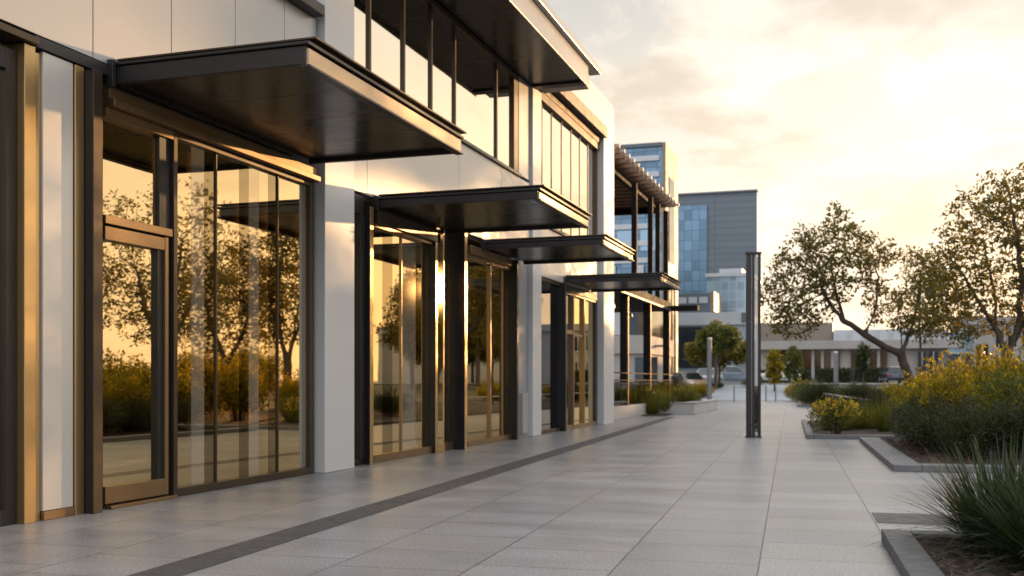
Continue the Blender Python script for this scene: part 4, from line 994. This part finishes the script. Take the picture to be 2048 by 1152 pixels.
# bed C: flowers, fine grass, strap leaves
fl = shrub_proto('flower_bush', 0.5, 0.62, 2600, 0.05, 'leaf_olive', 0.45, 7, 18)
k = 190; a_ = RNG.uniform(0, 2 * pi, k); q_ = 0.46 * np.sqrt(RNG.random(k)); zz = 0.36 + 0.34 * RNG.random(k) * (1.1 - q_)
pp = np.repeat(np.stack([q_ * np.cos(a_), q_ * np.sin(a_), zz], 1), 7, 0) + RNG.normal(size=(k * 7, 3)) * 0.012
leaves_mesh('flowers', pp, RNG.normal(size=(k * 7, 3)) + np.array([0, 0, 0.8]), 0.035, 0.8, M['flower'], fl)
x, y, _ = P(1.05, 26.1); place(fl, x, y, 0.07, 'small bush of bright yellow flowers at the corner of its granite edging', 'flower bush', 1.25)
for (pr, s, t, sc, sz, rz, lab, cat) in [
    (finegrass, 1.2, 28.5, 1.5, 1.35, 0.2, 'fine pale green grass mound behind the yellow flowers', 'grass'),
    (finegrass, 1.9, 29.2, 1.4, 1.4, 1.2, 'fine green grass mound between flowers and strap leaves', 'grass'),
    (strap, 2.35, 27.6, 1.15, 1.1, 0.6, 'tall strap-leaved plant with backlit tips behind the flowers', 'plant'),
    (strap, 2.95, 28.4, 1.15, 1.15, 2.6, 'strap-leaved plant left of the golden shrubs', 'plant'),
    (gold, 3.4, 29.6, 0.9, 0.85, 3.3, 'golden shrub behind the strap-leaved plants', 'shrub'),
    (gold, 4.7, 28.0, 1.05, 1.12, 4.4, 'golden shrub with tall shoots under the leaning trunk', 'shrub'),
    (gold, 6.1, 27.2, 1.15, 1.2, 5.2, 'golden shrub in front of the tall upright tree', 'shrub'),
    (olive, 4.2, 32.5, 1.1, 1.0, 0.9, 'olive shrub at the foot of the leaning tree', 'shrub'),
    (olive, 7.6, 29.5, 1.3, 1.3, 1.9, 'olive shrub beside the tall tree trunk', 'shrub'),
    (dark, 2.6, 34.0, 1.0, 0.7, 0.0, 'low dark shrub at the back of the flower bed', 'shrub')]:
    x, y, _ = P(s, t); place(pr, x, y, 0.06, lab, cat, sc, sz, rz)
# bed D and the slope beyond
for (pr, s, t, sc, sz, rz, lab, cat) in [
    (dark, 1.4, 56.4, 1.45, 0.98, 0.4, 'round dark shrub at the corner of the far edging', 'shrub'),
    (dark, 3.4, 57.2, 1.5, 0.9, 2.4, 'round dark shrub under the handrail', 'shrub'),
    (olive, 0.9, 60.5, 0.9, 0.62, 1.4, 'low olive shrub beside the short grey post', 'shrub'),
    (olive, 1.2, 67.5, 1.3, 0.8, 2.2, 'olive shrub at the far end of the plaza path', 'shrub'),
    (gold, 0.9, 71.0, 1.3, 0.75, 0.2, 'rusty gold low shrub at the bend of the path', 'shrub'),
    (olive, 3.6, 63.0, 1.4, 0.75, 3.2, 'broad olive shrub in the middle of the far bed', 'shrub'),
    (gold, 5.6, 62.0, 1.3, 0.65, 4.2, 'low golden brown shrub left of the leaning trunk', 'shrub'),
    (olive, 7.8, 60.0, 1.4, 0.7, 5.2, 'broad olive shrub behind the leaning trunk', 'shrub'),
    (gold, 10.2, 62.0, 1.4, 0.7, 0.7, 'golden brown shrub below the beige building', 'shrub')]:
    x, y, _ = P(s, t); place(pr, x, y, 0.05 if t < 71 else gz(y), lab, cat, sc, sz, rz)
# bed E, by the pergola
for (pr, x, y, sc, sz, rz, lab, cat) in [
    (finegrass, -8.6, 40.4, 2.3, 1.75, 0.3, 'bright green grassy mound against the last pilaster', 'grass'),
    (finegrass, -7.9, 40.9, 2.2, 1.7, 1.5, 'green grassy mound in front of the first pergola column', 'grass'),
    (finegrass, -9.4, 40.9, 2.2, 1.8, 2.5, 'green grassy mound at the foot of the terrace railing', 'grass'),
    (olive, -8.9, 40.7, 1.0, 0.86, 0.7, 'dense green shrub against the last pilaster of the shopfront', 'shrub'),
    (olive, -8.05, 41.3, 0.85, 0.8, 2.7, 'dense green shrub between the grassy mounds and the concrete bench', 'shrub'),
    (strap, -7.3, 42.3, 1.3, 1.15, 0.4, 'spiky strap-leaved plant left of the concrete bench', 'plant'),
    (strap, -7.7, 43.2, 1.35, 1.3, 2.4, 'taller strap-leaved plant by the pergola railing', 'plant'),
    (olive, -7.0, 45.0, 0.85, 0.72, 1.4, 'low olive shrub growing behind the concrete bench', 'shrub'),
    (gold, -7.6, 48.5, 0.8, 0.6, 0.4, 'golden low shrub at the end of the concrete bench', 'shrub'),
    (gold, -10.6, 77.0, 1.0, 0.6, 0.9, 'golden shrub beside the bronze parked car', 'shrub'),
    (olive, -12.2, 77.5, 1.1, 0.7, 1.9, 'olive shrub in front of the bronze parked car', 'shrub'),
    (dark, -13.2, 76.0, 1.7, 1.4, 0.9, 'tall dark shrub behind the parked cars', 'shrub'),
    (olive, -8.2, 89.0, 1.0, 0.4, 0.2, 'low olive shrub in front of the grey car', 'shrub'),
    (dark, -10.9, 87.0, 0.8, 0.35, 1.2, 'low dark shrub at the foot of the bushy tree', 'shrub')]:
    place(pr, x, y, gz(y) + (0.03 if y < 57 else 0), lab, cat, sc, sz, rz)
# tall screen of shrubs beside the plaza, mirrored in the glass
sg = 'tall screen shrubs along the right side of the plaza'
for i, (x, y, sc, sz) in enumerate([(9.6, 28.6, 0.6, 0.42), (12.5, 34.5, 0.8, 0.5), (15.5, 40.0, 0.9, 0.6), (19.0, 49.0, 1.1, 0.7), (24, 58, 1.3, 0.9), (30, 72, 1.5, 1.1)]):
    place(big, x, y, -0.04, 'tall screen shrub in the row beyond the right side of the plaza', 'shrub', sc, sz, i * 1.3, sg)

# box hedges before the beige building
def hedge(label, x0, x1, y, h, d=1.2):
    z = gz(y); n = int(2600 * (x1 - x0) / 4)
    p = np.stack([RNG.uniform(x0, x1, n), y + RNG.uniform(-d / 2, d / 2, n), RNG.uniform(0.05, h, n) ** 1.0], 1)
    face = RNG.integers(0, 3, n); p[face == 0, 1] = y - d / 2 + RNG.normal(size=(face == 0).sum()) * 0.05; p[face == 1, 2] = h + RNG.normal(size=(face == 1).sum()) * 0.06
    c_ = np.array([(x0 + x1) / 2, y, z]); p[:, 2] += z
    r = empty('hedge', tuple(c_), label, 'hedge')
    leaves_mesh('foliage', p, RNG.normal(size=(n, 3)) + np.array([0, -0.4, 0.3]), 0.2, 0.6, M['leaf_dark'], r, loc=tuple(c_))
    MB(tuple(c_)).box(x0 + 0.15, x1 - 0.15, y - d / 2 + 0.15, y + d / 2 - 0.15, z, z + h - 0.15).build('inner_branches', M['bark'], r)
hedge('dark clipped hedge in front of the narrow windows, left of the navy car', -3.6, -0.4, 104.0 + 6, 1.3)
hedge('dark clipped hedge in front of the narrow windows, next to the navy car', -0.1, 2.6, 104.4 + 6, 1.4)
hedge('dark hedge at the right end of the beige building', 7.5, 14.0, 110.6, 1.2)
hedge('dark hedge left of the small upright trees', -9.2, -4.5, 110.0, 1.15)

# ------------------------------------------------------------------ parked cars
def car(name, label, x, y, rz, paint, L_=4.5, W=1.82, H=1.48, suv=False):
    root = empty(name, (x, y, gz(y) - 0.01), label, 'car', 'cars parked beyond the plaza', rz)
    # side outline (x along the car, z), lofted across the width with tumblehome
    belt = 0.92 if not suv else 1.02; roof = H
    hl = L_ / 2
    low = [(-hl, 0.42), (-hl + 0.05, 0.28), (hl - 0.08, 0.26), (hl, 0.40), (hl - 0.02, 0.66), (hl - 0.18, 0.78), (hl - 1.15, belt), (-hl + 0.45, belt + 0.03), (-hl + 0.06, belt - 0.06)]
    vs, fs = [], []; n = len(low)
    sec = [(-W / 2, 0.96, -0.03), (-W / 2 + 0.0, 1.0, 0.0), (W / 2, 1.0, 0.0), (W / 2, 0.96, -0.03)]
    ring = [(-W / 2 + 0.10, 0.97), (-W / 2, 1.0), (W / 2, 1.0), (W / 2 - 0.10, 0.97)]
    ys = [(-W / 2, 0.985), (-W / 2 + 0.12, 1.0), (W / 2 - 0.12, 1.0), (W / 2, 0.985)]
    for yy, k in ys: vs += [(px * k, yy, 0.34 + (pz - 0.34) * (1.0 if k == 1.0 else 0.95)) for px, pz in low]
    for j in range(3): fs += [(j * n + i, j * n + (i + 1) % n, (j + 1) * n + (i + 1) % n, (j + 1) * n + i) for i in range(n)]
    fs += [tuple(range(n)), tuple(range(3 * n, 4 * n))]
    body = MB().add(vs, fs).build('body', M[paint], root, 0.04, True)
    # greenhouse
    r0, r1 = (-hl + 0.62, hl - 2.05); b0, b1 = (-hl + 0.28, hl - 1.28)
    if suv: r0 = -hl + 0.35
    wi, wo = W / 2 - 0.20, W / 2 - 0.06
    g = [(b0, -wo, belt), (b1, -wo, belt), (b1, wo, belt), (b0, wo, belt), (r0, -wi, roof - 0.06), (r1, -wi, roof - 0.06), (r1, wi, roof - 0.06), (r0, wi, roof - 0.06)]
    MB().add(g, [(0, 1, 5, 4), (1, 2, 6, 5), (2, 3, 7, 6), (3, 0, 4, 7)]).build('windows', M['car_glass'], root)
    rf = MB().add([(r0 - 0.04, -wi - 0.02, roof - 0.06), (r1 + 0.05, -wi - 0.02, roof - 0.06), (r1 + 0.05, wi + 0.02, roof - 0.06), (r0 - 0.04, wi + 0.02, roof - 0.06),
                   (r0 + 0.2, -wi + 0.15, roof), (r1 - 0.2, -wi + 0.15, roof), (r1 - 0.2, wi - 0.15, roof), (r0 + 0.2, wi - 0.15, roof)],
                  [(0, 3, 2, 1), (4, 5, 6, 7), (0, 1, 5, 4), (1, 2, 6, 5), (2, 3, 7, 6), (3, 0, 4, 7)]).build('roof', M[paint], root, 0.02, True)
    pl = MB()
    for sy in (-1, 1):
        for (xa, xb) in ((b0, r0), (b1, r1), ((b0 + b1) / 2 - 0.1, (r0 + r1) / 2)):
            pl.tube((xa, sy * (wo + 0.008), belt - 0.02), (xb, sy * (wi + 0.008), roof - 0.05), 0.045, 0.035, 6)
    pl.build('pillars', M[paint], root)
    for sx in (hl - 0.85, -hl + 0.80):
        for sy in (-1, 1):
            w = MB().tube((sx, sy * (W / 2 - 0.20), 0.33), (sx, sy * (W / 2 + 0.012), 0.33), 0.33, 0.33, 22).build('wheel', M['rubber'], root, 0.02)
            MB().tube((sx, sy * (W / 2 + 0.014), 0.33), (sx, sy * (W / 2 + 0.03), 0.33), 0.21, 0.19, 14).build('rim', M['steel'], w)
    for sy in (-1, 1):
        MB().box(hl - 0.12, hl + 0.012, sy * (W / 2 - 0.42), sy * (W / 2 - 0.08), 0.58, 0.70).build('headlight', M['lamp_white'], root, 0.02)
        MB().box(-hl - 0.012, -hl + 0.1, sy * (W / 2 - 0.36), sy * (W / 2 - 0.06), 0.66, 0.82).build('tail_light', M['lamp_red'], root, 0.02)
        MB().box(b1 - 0.35, b1 - 0.2, sy * (W / 2 + 0.01), sy * (W / 2 + 0.17), belt, belt + 0.12).build('wing_mirror', M[paint], root, 0.02)
    return root
car('parked_car', 'bronze parked car with dark windows half hidden behind the shrubs', -12.7, 84.5, R(-60), 'car_bronze')
car('parked_car', 'small pale parked car just behind the bronze car', -12.1, 90.5, R(-100), 'car_white', 4.0, 1.75, 1.5)
car('parked_car', 'blue-grey parked car behind the round grey post', -10.5, 96.2, R(4), 'car_blue', 4.8, 1.9, 1.58, True)
car('parked_car', 'white parked car mostly hidden by the light column', -6.9, 97.0, R(184), 'car_white', 4.5, 1.85, 1.5)
car('parked_car', 'dark navy car seen from behind beside the clipped hedges', 3.3, 104.0, R(100), 'car_navy', 4.5, 1.9, 1.55, True)

# ------------------------------------------------------------------ light, sky
w = bpy.data.worlds.new('World'); scene.world = w; w.use_nodes = True
nt = w.node_tree; N, L = nt.nodes, nt.links
bg = N['Background']; bg.inputs['Strength'].default_value = 0.12
sky = N.new('ShaderNodeTexSky'); sky.sky_type = 'NISHITA'; sky.sun_disc = False
sky.sun_elevation = SUN_EL; sky.sun_rotation = SUN_AZ
sky.air_density = 1.0; sky.dust_density = 2.2; sky.ozone_density = 1.4; sky.altitude = 50
tc = N.new('ShaderNodeTexCoord')
def math_(op, a, c=None, clamp=False):
    n = N.new('ShaderNodeMath'); n.operation = op; n.use_clamp = clamp
    for i, v in enumerate((a, c)):
        if v is None: continue
        if isinstance(v, (int, float)): n.inputs[i].default_value = v
        else: L.new(v, n.inputs[i])
    return n.outputs[0]
nrm = N.new('ShaderNodeVectorMath'); nrm.operation = 'NORMALIZE'; L.new(tc.outputs['Generated'], nrm.inputs[0])
sp = N.new('ShaderNodeSeparateXYZ'); L.new(nrm.outputs['Vector'], sp.inputs[0])
zc = math_('MAXIMUM', sp.outputs['Z'], 0.0)
den = math_('ADD', zc, 0.16)
cb = N.new('ShaderNodeCombineXYZ')
L.new(math_('DIVIDE', sp.outputs['X'], den), cb.inputs['X']); L.new(math_('DIVIDE', sp.outputs['Y'], den), cb.inputs['Y'])
mp = N.new('ShaderNodeMapping'); mp.inputs['Scale'].default_value = (1.0, 0.75, 1); mp.inputs['Location'].default_value = (3.1, 1.7, 0)
L.new(cb.outputs[0], mp.inputs['Vector'])
nz = N.new('ShaderNodeTexNoise'); nz.inputs['Scale'].default_value = 1.7; nz.inputs['Detail'].default_value = 9; nz.inputs['Roughness'].default_value = 0.62; nz.inputs['Distortion'].default_value = 0.55
L.new(mp.outputs['Vector'], nz.inputs['Vector'])
mr = N.new('ShaderNodeMapRange'); mr.interpolation_type = 'SMOOTHSTEP'; mr.inputs['From Min'].default_value = 0.43; mr.inputs['From Max'].default_value = 0.56
L.new(nz.outputs['Fac'], mr.inputs['Value'])
# nearness to the sun
sd = N.new('ShaderNodeVectorMath'); sd.operation = 'DOT_PRODUCT'
sd.inputs[1].default_value = (sin(SUN_AZ) * cos(SUN_EL), cos(SUN_AZ) * cos(SUN_EL), sin(SUN_EL)); L.new(nrm.outputs['Vector'], sd.inputs[0])
near = N.new('ShaderNodeMapRange'); near.inputs['From Min'].default_value = 0.1; near.inputs['From Max'].default_value = 1.0; L.new(sd.outputs['Value'], near.inputs['Value'])
el_ = N.new('ShaderNodeMapRange'); el_.interpolation_type = 'SMOOTHSTEP'; el_.inputs['From Min'].default_value = 0.17; el_.inputs['From Max'].default_value = 0.42; el_.inputs['To Min'].default_value = 1.0; el_.inputs['To Max'].default_value = 0.25
L.new(sp.outputs['Z'], el_.inputs['Value'])
near2 = math_('MULTIPLY', math_('POWER', near.outputs['Result'], 1.0), el_.outputs[0])
glow = math_('MULTIPLY', math_('POWER', near.outputs['Result'], 7.0), el_.outputs[0])
def rgb(c): n = N.new('ShaderNodeRGB'); n.outputs[0].default_value = (*c, 1); return n.outputs[0]
def mix(f, a, c, t='MIX'):
    n = N.new('ShaderNodeMixRGB'); n.blend_type = t
    if isinstance(f, (int, float)): n.inputs[0].default_value = f
    else: L.new(f, n.inputs[0])
    L.new(a, n.inputs[1]); L.new(c, n.inputs[2]); return n.outputs[0]
# thin high haze that whitens the sky towards the sun, then the clouds
veil = mix(near2, rgb((2.35, 2.35, 2.25)), rgb((3.65, 3.25, 2.75)))
haze = mix(0.85, sky.outputs[0], veil)
low = N.new('ShaderNodeMapRange'); low.inputs['From Min'].default_value = 0.0; low.inputs['From Max'].default_value = 0.33; low.inputs['To Min'].default_value = 1; low.inputs['To Max'].default_value = 0
L.new(sp.outputs['Z'], low.inputs['Value'])
lowf = math_('MULTIPLY', math_('MULTIPLY', low.outputs['Result'], near2), 0.75)
haze = mix(lowf, haze, rgb((4.8, 4.3, 3.65)))
nz2 = N.new('ShaderNodeTexNoise'); nz2.inputs['Scale'].default_value = 2.6; nz2.inputs['Detail'].default_value = 7; nz2.inputs['Roughness'].default_value = 0.6
mp2 = N.new('ShaderNodeMapping'); mp2.inputs['Location'].default_value = (0.4, -0.22, 0.3); L.new(mp.outputs['Vector'], mp2.inputs['Vector']); L.new(mp2.outputs['Vector'], nz2.inputs['Vector'])
mr2 = N.new('ShaderNodeMapRange'); mr2.interpolation_type = 'SMOOTHSTEP'; mr2.inputs['From Min'].default_value = 0.36; mr2.inputs['From Max'].default_value = 0.60
L.new(nz2.outputs['Fac'], mr2.inputs['Value'])
litc = mix(mr2.outputs['Result'], rgb((3.15, 2.6, 1.95)), rgb((5.3, 4.65, 3.85)))
cloudc = mix(math_('POWER', near2, 0.55), rgb((2.75, 2.65, 2.5)), litc)
sky2 = mix(math_('MULTIPLY', mr.outputs['Result'], 0.95), haze, cloudc)
hz = N.new('ShaderNodeMapRange'); hz.interpolation_type = 'SMOOTHSTEP'; hz.inputs['From Min'].default_value = 0.0; hz.inputs['From Max'].default_value = 0.30; hz.inputs['To Min'].default_value = 1; hz.inputs['To Max'].default_value = 0
L.new(sp.outputs['Z'], hz.inputs['Value'])
sky2a = mix(math_('MULTIPLY', glow, 0.55), sky2, rgb((6.4, 5.7, 4.8)))
ember = math_('MULTIPLY', math_('MULTIPLY', math_('POWER', near.outputs['Result'], 13.0), hz.outputs[0]), 0.85)
sky2b = mix(ember, sky2a, rgb((8.2, 5.4, 2.4)))
# the bright veil overhead and behind the viewer
up = N.new('ShaderNodeMapRange'); up.interpolation_type = 'SMOOTHSTEP'; up.inputs['From Min'].default_value = 0.40; up.inputs['From Max'].default_value = 0.75; L.new(sp.outputs['Z'], up.inputs['Value'])
bk = N.new('ShaderNodeMapRange'); bk.interpolation_type = 'SMOOTHSTEP'; bk.inputs['From Min'].default_value = 0.25; bk.inputs['From Max'].default_value = -0.35; L.new(sd.outputs['Value'], bk.inputs['Value'])
sky3 = mix(math_('MULTIPLY', math_('MAXIMUM', up.outputs[0], bk.outputs[0]), 0.8), sky2b, rgb((5.6, 5.8, 6.2)))
L.new(sky3, bg.inputs['Color'])

sun = bpy.data.lights.new('sun', 'SUN'); sun.energy = 2.1; sun.angle = R(0.6); sun.color = (1.0, 0.58, 0.25)
so = bpy.data.objects.new('sun', sun); COL.objects.link(so)
from mathutils import Vector
dv = Vector((sin(SUN_AZ) * cos(SUN_EL), cos(SUN_AZ) * cos(SUN_EL), sin(SUN_EL)))
so.rotation_euler = dv.to_track_quat('Z', 'Y').to_euler()

# ------------------------------------------------------------------ camera
cam = bpy.data.cameras.new('camera'); co = bpy.data.objects.new('camera', cam); COL.objects.link(co)
co.location = (0, 0, 1.35); co.rotation_euler = (R(90), 0, YAW)
cam.sensor_width = 36; cam.lens = 36 * 2100 / 2048; cam.shift_y = (761 - 576) / 2048
cam.clip_start = 0.05; cam.clip_end = 4000
cam.dof.use_dof = True; cam.dof.focus_distance = 11.0; cam.dof.aperture_fstop = 1.8
scene.camera = co

scene.view_settings.view_transform = 'Standard'; scene.view_settings.look = 'None'
scene.view_settings.exposure = 1.12; scene.view_settings.gamma = 1.0
c = scene.cycles
c.use_denoising = True
try: c.denoiser = 'OPENIMAGEDENOISE'
except Exception: pass
c.max_bounces = 8; c.transparent_max_bounces = 12; c.diffuse_bounces = 3; c.glossy_bounces = 5
c.sample_clamp_indirect = 8.0; c.caustics_reflective = False; c.caustics_refractive = False
